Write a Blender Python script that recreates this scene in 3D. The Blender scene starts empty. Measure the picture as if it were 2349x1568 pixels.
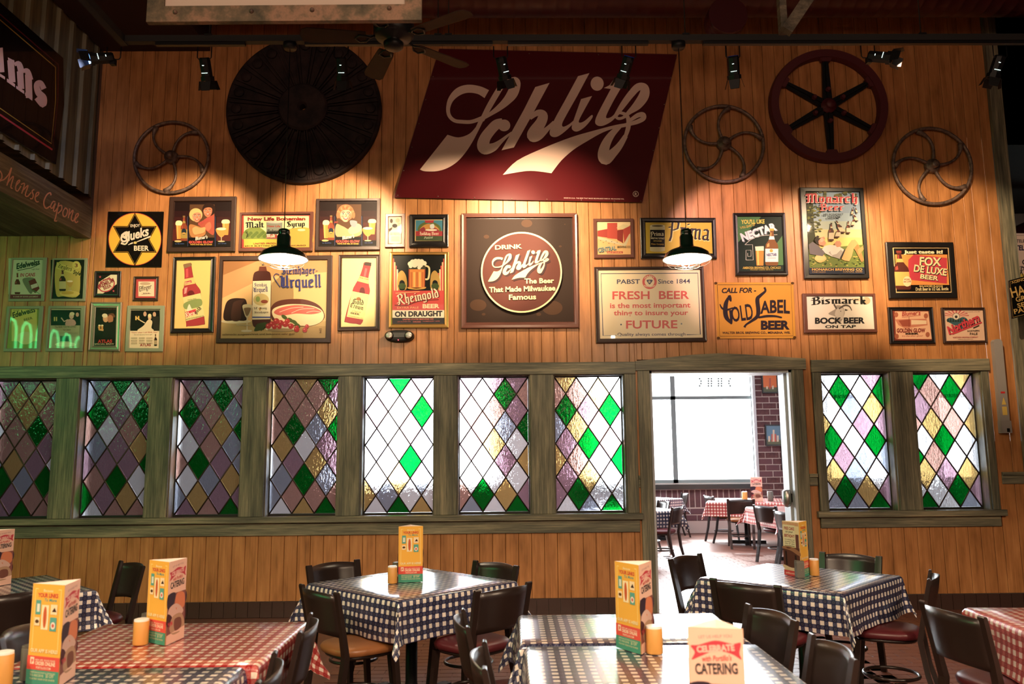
import bpy, math, random
import numpy as np
from mathutils import Vector, Matrix
random.seed(7)
C = bpy.context.scene
COL = C.collection
PI = math.pi
# ---------------------------------------------------------------- camera
IW, IH, FPX = 2349, 1568, 1830.0
PITCH, YAW, ROLL = .1405, .014, -.0090
CAM = np.array([0.0, -8.5, 1.62])
_c, _s = math.cos, math.sin
_fw = np.array([_s(YAW)*_c(PITCH), _c(YAW)*_c(PITCH), _s(PITCH)])
_rt = np.array([_c(YAW), -_s(YAW), 0.0]); _up = np.cross(_rt, _fw)
RT = _c(ROLL)*_rt + _s(ROLL)*_up; UP = -_s(ROLL)*_rt + _c(ROLL)*_up; FW = _fw
cd = bpy.data.cameras.new('camera'); cam = bpy.data.objects.new('camera', cd); COL.objects.link(cam)
cam.matrix_world = Matrix(((RT[0], UP[0], -FW[0], CAM[0]), (RT[1], UP[1], -FW[1], CAM[1]), (RT[2], UP[2], -FW[2], CAM[2]), (0, 0, 0, 1)))
cd.sensor_width = 36; cd.lens = 36*FPX/IW; cd.clip_start = .05; cd.clip_end = 100
cd.dof.use_dof = True; cd.dof.focus_distance = 7.6; cd.dof.aperture_fstop = 3.2
C.camera = cam
# ---------------------------------------------------------------- exposure, world
C.view_settings.view_transform = 'Standard'; C.view_settings.look = 'None'
C.view_settings.gamma = 1; C.view_settings.use_curve_mapping = False
C.view_settings.exposure = 0.08
C.cycles.max_bounces = 8; C.cycles.diffuse_bounces = 3; C.cycles.glossy_bounces = 4; C.cycles.transmission_bounces = 8
C.cycles.transparent_max_bounces = 12; C.cycles.caustics_reflective = False; C.cycles.caustics_refractive = False
C.cycles.sample_clamp_indirect = 6
wd = bpy.data.worlds.new('world'); C.world = wd; wd.use_nodes = True
wd.node_tree.nodes['Background'].inputs[0].default_value = (.93, .97, 1, 1)
wd.node_tree.nodes['Background'].inputs[1].default_value = 5.0
# ---------------------------------------------------------------- rays of the photograph
def ray(x, y):
    return (x-IW/2)*RT - (y-IH/2)*UP + FPX*FW
def W(x, y, Y=0.0):
    r = ray(x, y); return CAM + r*((Y-CAM[1])/r[1])
def G(x, y, z=.765):
    r = ray(x, y); return CAM + r*((z-CAM[2])/r[2])
def PX(x, y, X):
    r = ray(x, y); return CAM + r*((X-CAM[0])/r[0])
# ---------------------------------------------------------------- lights
def light(kind, name, loc, power, col, size=.1, aim=None, **kw):
    l = bpy.data.lights.new(name, kind); l.energy = power; l.color = col
    if kind == 'AREA': l.shape = 'RECTANGLE'; l.size, l.size_y = size
    else: l.shadow_soft_size = size
    for k, v in kw.items(): setattr(l, k, v)
    o = bpy.data.objects.new(name, l); COL.objects.link(o); o.location = loc
    if aim is not None: o.rotation_euler = (Vector(aim)-Vector(loc)).to_track_quat('-Z', 'Y').to_euler()
    return o
WARM = (1.0, .72, .44)
TRK_Y = -2.2
# daylight standing outside the far windows (pixel spans of the window openings)
BY = 8.2
BACKWIN = [(815, 1128), (1352, 1742), (1905, 2040), (2165, 2250)]
for i, (a, b) in enumerate(BACKWIN):
    p, q = W(a, 1106, BY), W(b, 1106, BY)
    top = 4.6
    w, h = q[0]-p[0], top-p[2]
    light('AREA', 'daylight', ((p[0]+q[0])/2, BY+.55, (p[2]+top)/2), 50*PI*w*h*(1 if i < 2 else .2), (.93, .97, 1), (w*1.3, h*1.2), aim=((p[0]+q[0])/2, 0, (p[2]+top)/2-.9))
light('SUN', 'sun', (0, 20, 12), 3.0, (1, .97, .93), .01, aim=(-1.6, 12.0, 4.9)).data.angle = .01
# warm pendants over the tables behind the viewer: each shade cuts the light off above
for (x, y) in [(-3.6, -6.6), (0.6, -7.4), (4.2, -6.4), (-1.5, -10.5), (3, -10.5)]:
    light('SPOT', 'pendant_light', (x, y, 3.2), 330, (1, .74, .5), .12, aim=(x, y+.01, 0), spot_size=math.radians(158), spot_blend=.25)
light('SPOT', 'sign_fill', (6.9, -3.2, 4.6), 150, (1, .8, .6), .05, aim=tuple(W(2344, 600, .5)), spot_size=math.radians(20), spot_blend=.5)  # added lamp without a fixture, brightens the pale sign beyond the post
light('AREA', 'room_fill', (0, -9.5, 4.6), 185, (1, .67, .48), (9, 3), aim=(0, -4, 2.0))  # added warm ambient fill from behind the viewer, no single fixture
light('AREA', 'back_room_fill', (2, 4, 4.1), 420, (.95, .9, .95), (6, 4), aim=(2, 4, 0))  # added cool fill that lifts the back room, no fixture there
light('AREA', 'neon_glow', (-6.6, -3.6, 2.9), 12, (.20, 1, .36), (1.4, .6), aim=(-4.6, -.6, 2.0))
light('SPOT', 'frame_fill', (.8, -8.8, 5.2), 160, (1, .70, .45), .08, aim=(-1.2, -4.3, 4.3), spot_size=math.radians(34), spot_blend=.7)  # added lamp without a fixture, brightens the overhead metal frame
# ---------------------------------------------------------------- materials
def mat(name, col=(.5, .5, .5), rough=.5, metal=0, coat=0, spec=.5, emit=None, es=0, coatr=.03):
    m = bpy.data.materials.new(name); m.use_nodes = True
    b = m.node_tree.nodes['Principled BSDF']
    b.inputs['Base Color'].default_value = (*col, 1); b.inputs['Roughness'].default_value = rough
    b.inputs['Metallic'].default_value = metal; b.inputs['Coat Weight'].default_value = coat
    b.inputs['Coat Roughness'].default_value = coatr
    b.inputs['Specular IOR Level'].default_value = spec
    if emit: b.inputs['Emission Color'].default_value = (*emit, 1); b.inputs['Emission Strength'].default_value = es
    return m
def N(m, t, **kw):
    n = m.node_tree.nodes.new(t)
    for k, v in kw.items(): setattr(n, k, v)
    return n
def L(m, a, b): m.node_tree.links.new(a, b)
def BS(m): return m.node_tree.nodes['Principled BSDF']
def noisetex(m, scale, sc=(1, 1, 1), detail=4, rough=.6, coord='Object', loc=None):
    tc = N(m, 'ShaderNodeTexCoord'); mp = N(m, 'ShaderNodeMapping'); mp.inputs['Scale'].default_value = sc
    L(m, tc.outputs[coord], mp.inputs['Vector'])
    n = N(m, 'ShaderNodeTexNoise'); n.inputs['Scale'].default_value = scale; n.inputs['Detail'].default_value = detail; n.inputs['Roughness'].default_value = rough
    L(m, mp.outputs[0], n.inputs['Vector'])
    return n
def ramp(m, src, stops):
    r = N(m, 'ShaderNodeValToRGB'); e = r.color_ramp.elements
    while len(e) < len(stops): e.new(.5)
    for k, (p, c) in enumerate(stops): e[k].position = p; e[k].color = (*c, 1)
    L(m, src, r.inputs[0]); return r
def mixc(m, fac, a, b, mode='MIX'):
    x = N(m, 'ShaderNodeMix', data_type='RGBA', blend_type=mode)
    for s, v in ((x.inputs[0], fac), (x.inputs[6], a), (x.inputs[7], b)):
        if hasattr(v, 'links'): L(m, v, s)
        else: s.default_value = v if not isinstance(v, tuple) else (*v, 1)
    return x.outputs[2]
def bump(m, src, strength, dist=.01):
    b = N(m, 'ShaderNodeBump'); b.inputs['Strength'].default_value = strength; b.inputs['Distance'].default_value = dist
    L(m, src, b.inputs['Height']); L(m, b.outputs[0], BS(m).inputs['Normal']); return b
def wood(name, cols, streak, blot, rough=.5, var=.25, coat=0, bs=.25, mixf=.45):
    m = mat(name, rough=rough, coat=coat)
    g = noisetex(m, 1, streak, 5, .7); b = noisetex(m, 1, blot, 3, .55)
    mix = mixc(m, mixf, g.outputs[0], b.outputs[0])
    r = ramp(m, mix, cols)
    oi = N(m, 'ShaderNodeObjectInfo')
    mr = N(m, 'ShaderNodeMapRange'); mr.inputs[3].default_value = 1-var; mr.inputs[4].default_value = 1+var*.6
    L(m, oi.outputs['Random'], mr.inputs[0])
    hs = N(m, 'ShaderNodeHueSaturation'); L(m, mr.outputs[0], hs.inputs['Value']); L(m, r.outputs[0], hs.inputs['Color'])
    L(m, hs.outputs[0], BS(m).inputs['Base Color'])
    bump(m, g.outputs[0], bs, .002)
    return m
M = {}
M['wall'] = wood('stained_beadboard', [(.33, (.20, .078, .024)), (.43, (.38, .155, .048)), (.55, (.50, .212, .072)), (.68, (.62, .29, .105))], (120, 30, 1.3), (11, 3, 2.2), rough=.42, var=.07, mixf=.58)
M['gap'] = mat('dark_groove', (.11, .045, .018), .8)
M['trimh'] = wood('distressed_trim_along', [(.36, (.065, .066, .050)), (.48, (.15, .14, .095)), (.57, (.27, .24, .155)), (.68, (.50, .40, .25))], (2.2, 30, 70), (1.2, 6, 9), rough=.5, var=.15)
M['trimv'] = wood('distressed_trim_upright', [(.36, (.065, .066, .050)), (.48, (.15, .14, .095)), (.57, (.27, .24, .155)), (.68, (.50, .40, .25))], (70, 30, 2.2), (9, 6, 1.2), rough=.5, var=.15)
M['beam'] = wood('rough_dark_timber', [(.36, (.04, .034, .024)), (.5, (.10, .085, .058)), (.66, (.22, .18, .12))], (20, 1.6, 40), (5, .8, 7), rough=.75)
M['jamb'] = wood('pale_painted_jamb', [(.3, (.42, .45, .47)), (.7, (.72, .75, .77))], (60, 20, 2), (4, 4, 1), rough=.45, var=.05)
M['basetile'] = mat('maroon_base_tile', (.055, .028, .022), .35)
M['ftile'] = mat('terracotta_floor_tile', (.17, .062, .040), .34, coat=.15, coatr=.25)
M['floor'] = mat('terracotta_paving', (.15, .062, .042), .4)
_b = N(M['floor'], 'ShaderNodeTexBrick'); _t = N(M['floor'], 'ShaderNodeTexCoord'); L(M['floor'], _t.outputs['Object'], _b.inputs['Vector'])
for _k, _v in (('Scale', 1), ('Mortar Size', .004), ('Brick Width', .205), ('Row Height', .105)): _b.inputs[_k].default_value = _v
_b.inputs['Color1'].default_value = (.17, .062, .040, 1); _b.inputs['Color2'].default_value = (.13, .052, .036, 1); _b.inputs['Mortar'].default_value = (.10, .07, .055, 1); L(M['floor'], _b.outputs['Color'], BS(M['floor']).inputs['Base Color'])
M['grout'] = mat('grout', (.16, .13, .11), .8)
M['ceil'] = mat('dark_red_ceiling', (.022, .004, .004), .7)
M['duct'] = mat('dark_red_duct', (.05, .006, .008), .35)
M['black'] = mat('black_metal', (.006, .006, .007), .45, spec=.3)
M['blackm'] = mat('matt_black', (.012, .011, .011), .7)
M['chair'] = mat('dark_brown_chair_metal', (.020, .012, .010), .30, coat=.15, coatr=.25)
M['maroon'] = mat('maroon_vinyl', (.085, .012, .016), .38)
M['tan'] = mat('tan_vinyl', (.33, .13, .045), .38)
M['iron'] = mat('brown_cast_iron', (.10, .062, .050), .5, .3)
n = noisetex(M['iron'], 25); L(M['iron'], ramp(M['iron'], n.outputs[0], [(.35, (.09, .06, .05)), (.65, (.25, .16, .12))]).outputs[0], BS(M['iron']).inputs['Base Color'])
M['redwheel'] = mat('dark_red_iron', (.085, .010, .014), .55)
M['gear'] = mat('near_black_wood', (.022, .012, .012), .75, spec=.25)
n = noisetex(M['gear'], 6); L(M['gear'], ramp(M['gear'], n.outputs[0], [(.35, (.010, .006, .007)), (.7, (.040, .022, .020))]).outputs[0], BS(M['gear']).inputs['Base Color'])
M['fanwood'] = wood('fan_blade_wood', [(.3, (.022, .009, .004)), (.7, (.055, .022, .009))], (9, 9, 9), (3, 3, 3), rough=.85)
M['lead'] = mat('lead_came', (.075, .045, .036), .45, .5)
M['sash'] = mat('dark_sash', (.02, .02, .018), .35)
M['green'] = mat('green_enamel', (.006, .022, .014), .18, coat=.5)
M['white'] = mat('white_enamel', (.85, .85, .82), .4)
M['wire'] = mat('steel_wire', (.6, .58, .52), .3, 1)
M['bulb'] = mat('lit_bulb', (1, 1, 1), emit=(1, .9, .72), es=60)
M['brick'] = mat('dark_brick', (.10, .04, .038), .85)
n = noisetex(M['brick'], 14); oi = N(M['brick'], 'ShaderNodeObjectInfo')
L(M['brick'], mixc(M['brick'], oi.outputs['Random'], ramp(M['brick'], n.outputs[0], [(.35, (.06, .026, .028)), (.7, (.15, .06, .055))]).outputs[0], (.13, .06, .07), 'MIX'), BS(M['brick']).inputs['Base Color'])
M['mortar'] = mat('mortar', (.50, .42, .38), .9)
M['corr'] = mat('galvanised_sheet', (.10, .10, .07), .5, .2)
n = noisetex(M['corr'], 1, (3, 12, .9), 5); L(M['corr'], ramp(M['corr'], n.outputs[0], [(.35, (.075, .068, .038)), (.65, (.22, .19, .11))]).outputs[0], BS(M['corr']).inputs['Base Color'])
M['rust'] = mat('weathered_metal_frame', (.2, .15, .1), .55, .35)
n = noisetex(M['rust'], 5, detail=8, rough=.7); L(M['rust'], ramp(M['rust'], n.outputs[0], [(.35, (.05, .05, .035)), (.5, (.16, .12, .075)), (.6, (.34, .20, .13)), (.7, (.12, .10, .07))]).outputs[0], BS(M['rust']).inputs['Base Color'])
M['gold'] = mat('gilt_frame', (.55, .33, .10), .3, .7)
M['brownf'] = mat('dark_brown_frame', (.045, .022, .016), .38)
M['redbrownf'] = mat('red_brown_frame', (.13, .045, .03), .35)
M['blackf'] = mat('black_frame', (.012, .010, .010), .3)
M['paintf'] = mat('grey_green_frame', (.28, .30, .20), .5)
M['silverf'] = mat('old_silver_frame', (.35, .33, .24), .35, .6)
M['steel'] = mat('brushed_steel', (.5, .48, .45), .3, 1)
M['greybox'] = mat('grey_plastic', (.30, .27, .25), .5)
M['kraft'] = mat('amber_shaker', (.62, .30, .07), .45)
M['greysh'] = mat('grey_shaker', (.12, .11, .09), .45)
M['card'] = mat('card_stock', (.78, .66, .58), .7)
M['outwhite'] = mat('window_frame_metal', (.16, .20, .20), .4)
M['ledg'] = mat('white_vent_light', (1, 1, 1), emit=(.75, 1, .9), es=6)
M['neon'] = mat('green_neon', (.2, 1, .4), emit=(.1, 1, .3), es=22)
M['lensb'] = mat('blue_lens', (.2, .4, 1), emit=(.15, .35, 1), es=14)
M['lensw'] = mat('warm_lens', (1, 1, 1), emit=(1, .9, .75), es=22)
def printmat(name, rough, coat):
    m = mat(name, rough=rough, coat=coat, coatr=.03, spec=.2); a = N(m, 'ShaderNodeAttribute', attribute_name='Col')
    h_ = N(m, 'ShaderNodeHueSaturation'); h_.inputs['Saturation'].default_value = .93; h_.inputs['Value'].default_value = .9
    L(m, a.outputs['Color'], h_.inputs['Color']); L(m, h_.outputs[0], BS(m).inputs['Base Color']); return m
M['print'] = printmat('print_under_glass', .5, .55)
M['enamel'] = printmat('enamel_print', .22, .5)
M['paper'] = printmat('paper_print', .6, 0)
def cloth(name, dark, mid, white):
    m = mat(name, rough=.30, coat=1, coatr=.17)
    uv = N(m, 'ShaderNodeUVMap'); sx = N(m, 'ShaderNodeSeparateXYZ'); L(m, uv.outputs[0], sx.inputs[0])
    outs = []
    for k in (0, 1):
        f = N(m, 'ShaderNodeMath', operation='MULTIPLY'); f.inputs[1].default_value = 1/.052; L(m, sx.outputs[k], f.inputs[0])
        g = N(m, 'ShaderNodeMath', operation='FRACT'); L(m, f.outputs[0], g.inputs[0])
        h = N(m, 'ShaderNodeMath', operation='GREATER_THAN'); h.inputs[1].default_value = .5; L(m, g.outputs[0], h.inputs[0]); outs.append((h, g))
    a = mixc(m, outs[0][0].outputs[0], white, mid); b = mixc(m, outs[0][0].outputs[0], mid, dark)
    c = mixc(m, outs[1][0].outputs[0], a, b)
    # small printed ring in the middle of each coloured square
    v = N(m, 'ShaderNodeVectorMath', operation='SCALE'); L(m, uv.outputs[0], v.inputs[0]); v.inputs['Scale'].default_value = 1/.026
    fr = N(m, 'ShaderNodeVectorMath', operation='FRACTION'); L(m, v.outputs[0], fr.inputs[0])
    ds = N(m, 'ShaderNodeVectorMath', operation='DISTANCE'); ds.inputs[1].default_value = (.5, .5, 0); L(m, fr.outputs[0], ds.inputs[0])
    lt = N(m, 'ShaderNodeMath', operation='COMPARE'); lt.inputs[1].default_value = .23; lt.inputs[2].default_value = .06; L(m, ds.outputs['Value'], lt.inputs[0])
    dd = N(m, 'ShaderNodeMath', operation='MULTIPLY'); L(m, lt.outputs[0], dd.inputs[0]); dd.inputs[1].default_value = .12
    c2 = mixc(m, dd.outputs[0], c, white)
    L(m, c2, BS(m).inputs['Base Color']); return m
M['blue'] = cloth('navy_check_vinyl', (.010, .012, .045), (.035, .042, .10), (.80, .74, .66))
M['red'] = cloth('red_check_vinyl', (.30, .012, .014), (.46, .09, .08), (.80, .70, .60))
def glass(name, col, clear=.6, milk=.055):
    m = bpy.data.materials.new(name); m.use_nodes = True; nt = m.node_tree; nt.nodes.clear()
    out = nt.nodes.new('ShaderNodeOutputMaterial'); tr = nt.nodes.new('ShaderNodeBsdfTransparent'); rf = nt.nodes.new('ShaderNodeBsdfRefraction')
    gl = nt.nodes.new('ShaderNodeBsdfGlossy'); m1 = nt.nodes.new('ShaderNodeMixShader'); m2 = nt.nodes.new('ShaderNodeMixShader')
    tc = nt.nodes.new('ShaderNodeTexCoord'); mp = nt.nodes.new('ShaderNodeMapping'); mp.inputs['Scale'].default_value = (55, 55, 22)
    ns = nt.nodes.new('ShaderNodeTexNoise'); ns.inputs['Scale'].default_value = 1; ns.inputs['Detail'].default_value = 2
    bp = nt.nodes.new('ShaderNodeBump'); bp.inputs['Strength'].default_value = .55; bp.inputs['Distance'].default_value = .012
    lk = nt.links.new; lk(tc.outputs['Object'], mp.inputs[0]); lk(mp.outputs[0], ns.inputs['Vector']); lk(ns.outputs[0], bp.inputs['Height'])
    lk(bp.outputs[0], rf.inputs['Normal']); lk(bp.outputs[0], gl.inputs['Normal'])
    tr.inputs[0].default_value = (*col, 1); rf.inputs['Color'].default_value = (*col, 1); rf.inputs['IOR'].default_value = 1.30; rf.inputs['Roughness'].default_value = .04
    gl.inputs['Roughness'].default_value = .06; gl.inputs['Color'].default_value = (.9, .9, .9, 1)
    m1.inputs[0].default_value = 1-clear; m2.inputs[0].default_value = .035
    lk(tr.outputs[0], m1.inputs[1]); lk(rf.outputs[0], m1.inputs[2]); tl = nt.nodes.new('ShaderNodeBsdfTranslucent'); tl.inputs[0].default_value = (*col, 1); m3 = nt.nodes.new('ShaderNodeMixShader'); m3.inputs[0].default_value = milk; lk(m1.outputs[0], m3.inputs[1]); lk(tl.outputs[0], m3.inputs[2]); lk(m3.outputs[0], m2.inputs[1]); lk(gl.outputs[0], m2.inputs[2]); lk(m2.outputs[0], out.inputs[0])
    return m
GL = {'g': glass('green_glass', (.014, .34, .10)), 'c': glass('clear_glass', (.88, .90, .93)), 'p': glass('violet_glass', (.56, .44, .50)), 'a': glass('amber_glass', (.68, .56, .34)),
      'b': glass('blue_grey_glass', (.54, .57, .64)), 'k': glass('pink_glass', (.66, .50, .46))}
M['pane'] = glass('window_pane', (.97, .98, .98), 1.0, 0.0)
# ---------------------------------------------------------------- mesh helpers
class MB:
    def __init__(s): s.v = []; s.f = []; s.sm = []
    def add(s, vs, fs, smooth=False):
        o = len(s.v); s.v += [tuple(float(c) for c in p) for p in vs]; s.f += [tuple(i+o for i in f) for f in fs]; s.sm += [smooth]*len(fs); return s
    def box(s, x0, y0, z0, x1, y1, z1, m=None):
        vs = [(x, y, z) for x in (x0, x1) for y in (y0, y1) for z in (z0, z1)]
        if m is not None: vs = [tuple(m @ Vector(v)) for v in vs]
        return s.add(vs, [(0, 1, 3, 2), (4, 6, 7, 5), (0, 4, 5, 1), (2, 3, 7, 6), (0, 2, 6, 4), (1, 5, 7, 3)])
    def prism(s, a, b):   # two matching rings of points
        n = len(a)
        return s.add(list(a)+list(b), [tuple(range(n))[::-1], tuple(range(n, 2*n))]+[(i, (i+1) % n, n+(i+1) % n, n+i) for i in range(n)])
    def lathe(s, prof, c=(0, 0, 0), n=24, axis='z', m=None, smooth=True, cap=True):
        vs = []
        for r, z in prof:
            for k in range(n):
                a = 2*PI*k/n; p = (r*_c(a), r*_s(a), z)
                if axis == 'y': p = (p[0], z, p[1])
                if axis == 'x': p = (z, p[0], p[1])
                vs.append(p)
        if m is not None: vs = [tuple(m @ Vector(v)) for v in vs]
        vs = [(p[0]+c[0], p[1]+c[1], p[2]+c[2]) for p in vs]
        fs = [(i*n+k, i*n+(k+1) % n, (i+1)*n+(k+1) % n, (i+1)*n+k) for i in range(len(prof)-1) for k in range(n)]
        s.add(vs, fs, smooth)
        if cap:
            o = len(s.v)-len(vs)
            for e in (0, len(prof)-1):
                if prof[e][0] > 1e-4: s.f.append(tuple(o+e*n+k for k in range(n))); s.sm.append(False)
        return s
    def tube(s, pts, r, n=8, closed=False, flat=1.0, caps=True):
        P = [Vector(p) for p in pts]; K = len(P); rr = r if isinstance(r, (list, tuple)) else [r]*K
        rings = []; up = None
        for i in range(K):
            t = (P[(i+1) % K]-P[i-1]) if closed else (P[min(i+1, K-1)]-P[max(i-1, 0)])
            t.normalize()
            if up is None: up = Vector((0, 0, 1)) if abs(t.z) < .9 else Vector((0, 1, 0))
            a = t.cross(up).normalized(); b = a.cross(t).normalized(); up = b
            rings.append([P[i]+(a*_c(2*PI*k/n)+b*_s(2*PI*k/n)*flat)*rr[i] for k in range(n)])
        vs = [p for q in rings for p in q]; R = K if closed else K-1
        fs = [(i*n+k, i*n+(k+1) % n, ((i+1) % K)*n+(k+1) % n, ((i+1) % K)*n+k) for i in range(R) for k in range(n)]
        if not closed and caps: fs += [tuple(range(n))[::-1], tuple((K-1)*n+k for k in range(n))]
        return s.add([tuple(v) for v in vs], fs, True)
    def mesh(s, name, m):
        me = bpy.data.meshes.new(name); me.from_pydata(s.v, [], s.f)
        me.polygons.foreach_set('use_smooth', s.sm); me.materials.append(m); me.update(); return me
    def build(s, name, m, parent=None, **tags):
        return link(name, s.mesh(name, m), parent, **tags)
def link(name, data, parent=None, label=None, cat=None, group=None, kind=None, loc=None, rz=None):
    o = bpy.data.objects.new(name, data); COL.objects.link(o); o.parent = parent
    if loc is not None: o.location = loc
    if rz is not None: o.rotation_euler = (0, 0, rz)
    for k, v in (('label', label), ('category', cat), ('group', group), ('kind', kind)):
        if v: o[k] = v
    return o
def thing(name, label, cat, loc=(0, 0, 0), rz=0, group=None): return link(name, None, None, label, cat, group, None, loc, rz)
def copy_tree(o, parent=None):
    c = o.copy(); COL.objects.link(c); c.parent = parent
    for ch in KIDS.get(o.name, []): copy_tree(ch, c)
    return c
KIDS = {}
def index_kids():
    KIDS.clear()
    for o in bpy.data.objects:
        if o.parent: KIDS.setdefault(o.parent.name, []).append(o)
def arc(cx, cy, r, a0, a1, n): return [(cx+r*_c(a0+(a1-a0)*i/n), cy+r*_s(a0+(a1-a0)*i/n)) for i in range(n+1)]
# ================================================================ THE ROOM
XL, XR, ZT = -4.45, 5.53, 7.2           # overhang face, right end of the timbered wall, ceiling
def struct(name, mb, m, parent=None): return mb.build(name, m, parent, kind=None if parent else 'structure')
def sroot(name): return link(name, None, None, kind='structure')
# window and door openings (read on the wall plane)
WX = [(-1, 133), (186, 347), (398.6, 560), (615, 778), (830.5, 996.6), (1048.7, 1215.6), (1269, 1431), (1881.4, 2040.6), (2092, 2248)]
WIN = [(float(W(a, 870)[0]), float(W(b, 870)[0])) for a, b in WX]; WIN[0] = (WIN[0][1]-.735, WIN[0][1])
Z0, Z1 = 1.005, 2.47
DX0, DX1, DZ = 1.585, 3.115, 2.50
# backing wall with real openings
xs = sorted([-10.5, 10.5]+[v for w in WIN for v in w]+[DX0, DX1])
mb = MB()
for a, b in zip(xs, xs[1:]):
    mid = (a+b)/2
    if any(w[0] < mid < w[1] for w in WIN): segs = [(0, Z0), (Z1, ZT)]
    elif DX0 < mid < DX1: segs = [(DZ, ZT)]
    else: segs = [(0, ZT)]
    if mid > XR+.1: segs = [(0, 1.72), (5.1, ZT)]
    for z0, z1 in segs:
        if b > XR+.14 > a:   # solid wall stops at the post
            mb.box(a, 0, z0, XR+.14, .2, z1); mb.box(XR+.14, 0, 0, b, .2, 1.72); mb.box(XR+.14, 0, 5.1, b, .2, ZT)
        else: mb.box(a, 0, z0, b, .2, z1)
wall = struct('wall_back', mb, M['gap'])
# beadboard planks, one by one
edges = []; x = -5.75
while x < XR-.02: edges.append(x); x += .1345
edges.append(XR)
CASA, CASB = float(W(1458, 900)[0]), float(W(1862, 900)[0])
blocks = [(-9, CASA, .815, 2.595), (DX0-.13, DX1+.12, 0, 2.62), (CASB, float(W(2270, 900)[0])-.0, .835, 2.6)]
spec = [CASA, DX0-.13, DX1+.12, CASB, blocks[2][1], XL]
brk = sorted([e for e in edges if min(abs(e-q) for q in spec) > .035]+spec)
brk = [brk[0]]+[b for a, b in zip(brk, brk[1:]) if b-a > .004]
def plank(a, b, z0, z1):
    if z1-z0 < .02 or b-a < .006: return
    g, t, c = .0018, .016, .0035
    f = [(a+g, -.001), (a+g, -t+c), (a+g+c, -t), (b-g-c, -t), (b-g, -t+c), (b-g, -.001)] if b-a > .03 else [(a, -.001), (a, -t), (b, -t), (b, -.001)]
    MB().prism([(x, y, z0) for x, y in f], [(x, y, z1) for x, y in f]).build('plank', M['wall'], wall)
for a, b in zip(brk, brk[1:]):
    mid = (a+b)/2; top = 4.02 if mid < XL else ZT-.01
    zz = [(.16, top)]
    for bx0, bx1, bz0, bz1 in blocks:
        if bx0 < mid < bx1: zz = [q for z0, z1 in zz for q in ((z0, min(z1, bz0)), (max(z0, bz1), z1)) if q[1] > q[0]]
    for z0, z1 in zz: plank(a, b, z0, z1)
# base tiles
bb = sroot('baseboard_back'); x = -5.8
cyc = MB().box(0, 0, 0, .118, .018, .152).mesh('tile', M['basetile'])
while x < XR+.6:
    if not (DX0-.24 < x < DX1+.12): link('tile', cyc, bb, loc=(x, -.020, 0))
    x += .123
MB().box(-5.8, -.003, 0, DX0-.13, -.0005, .157).build('grout', M['grout'], bb)
MB().box(DX1+.12, -.003, 0, XR+.6, -.0005, .157).build('grout', M['grout'], bb)
# ---- trim boards
tcount = [0]
def trim(mb, m='trimh'):
    tcount[0] += 1; return struct('trim_%d' % tcount[0], mb, M[m])
def board(x0, z0, x1, z1, y=.03, base=0):
    c = .004
    r = [(x0+c, z0+c), (x1-c, z0+c), (x1-c, z1-c), (x0+c, z1-c)]; o = [(x0, z0), (x1, z0), (x1, z1), (x0, z1)]
    mb = MB(); a = [(p[0], -base, p[1]) for p in o]; b = [(p[0], -y+c, p[1]) for p in o]; d = [(p[0], -y, p[1]) for p in r]
    mb.add(a+b+d, [(0, 1, 5, 4), (1, 2, 6, 5), (2, 3, 7, 6), (3, 0, 4, 7), (4, 5, 9, 8), (5, 6, 10, 9), (6, 7, 11, 10), (7, 4, 8, 11), (8, 9, 10, 11), (3, 2, 1, 0)]); return mb
trim(board(-5.9, 2.465, CASA, 2.595, .045))
trim(board(-5.9, .815, CASA, .945, .035))
trim(board(-5.9, .945, CASA+.03, 1.008, .075))
ga = [-5.9]+[v for w in WIN[:7] for v in w]+[CASA]
for k in range(0, len(ga), 2):
    if ga[k+1]-ga[k] > .02: trim(board(ga[k], 1.008, ga[k+1], 2.465, .032), 'trimv')
B1 = blocks[2][1]
trim(board(CASB, 2.47, B1+.005, 2.6, .045)); trim(board(CASB+.005, .835, B1-.02, .945, .035)); trim(board(CASB-.03, .945, B1+.03, 1.008, .075))
gb = [CASB+.01, WIN[7][0], WIN[7][1], WIN[8][0], WIN[8][1], B1-.01]
for k in (0, 2, 4): trim(board(gb[k], 1.008, gb[k+1], 2.47, .032), 'trimv')
# door casing: two legs and a peaked head
trim(board(DX0-.13, 0, DX0+.0, DZ+.0, .035), 'trimv'); trim(board(DX1, 0, DX1+.12, DZ, .035), 'trimv')
hx0, hx1, hm = DX0-.15, DX1+.15, (DX0+DX1)/2-.02
f = [(hx0, DZ), (hx1, DZ), (hx1, DZ+.115), (hm+.28, DZ+.165), (hm, DZ+.178), (hm-.28, DZ+.165), (hx0, DZ+.10)]
trim(MB().prism([(p[0], -.0, p[1]) for p in f], [(p[0], -.048, p[1]) for p in f]))
# short chair-rail pieces between the casings and at the right end
for a, b in ((CASA+.002, DX0-.132), (DX1+.122, CASB-.002), (B1+.035, XR)):
    trim(board(a, 1.27, b, 1.36, .03)); trim(board(a-.0, 1.36, b, 1.395, .045))
# corner post at the right end
trim(MB().box(XR, -.06, 0, XR+.14, .22, ZT), 'trimv')
# door lining and a closer bracket
d = sroot('door_1')
MB().box(DX1-.028, .0, 0, DX1, .34, DZ).build('jamb', M['jamb'], d); MB().box(DX0, .0, 0, DX0+.028, .34, DZ).build('jamb', M['jamb'], d)
MB().box(DX0, .0, DZ-.028, DX1, .34, DZ).build('head_jamb', M['jamb'], d)
MB().box(DX1-.05, .10, 0, DX1-.028, .135, DZ-.03).build('door_stop', M['jamb'], d)
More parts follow.
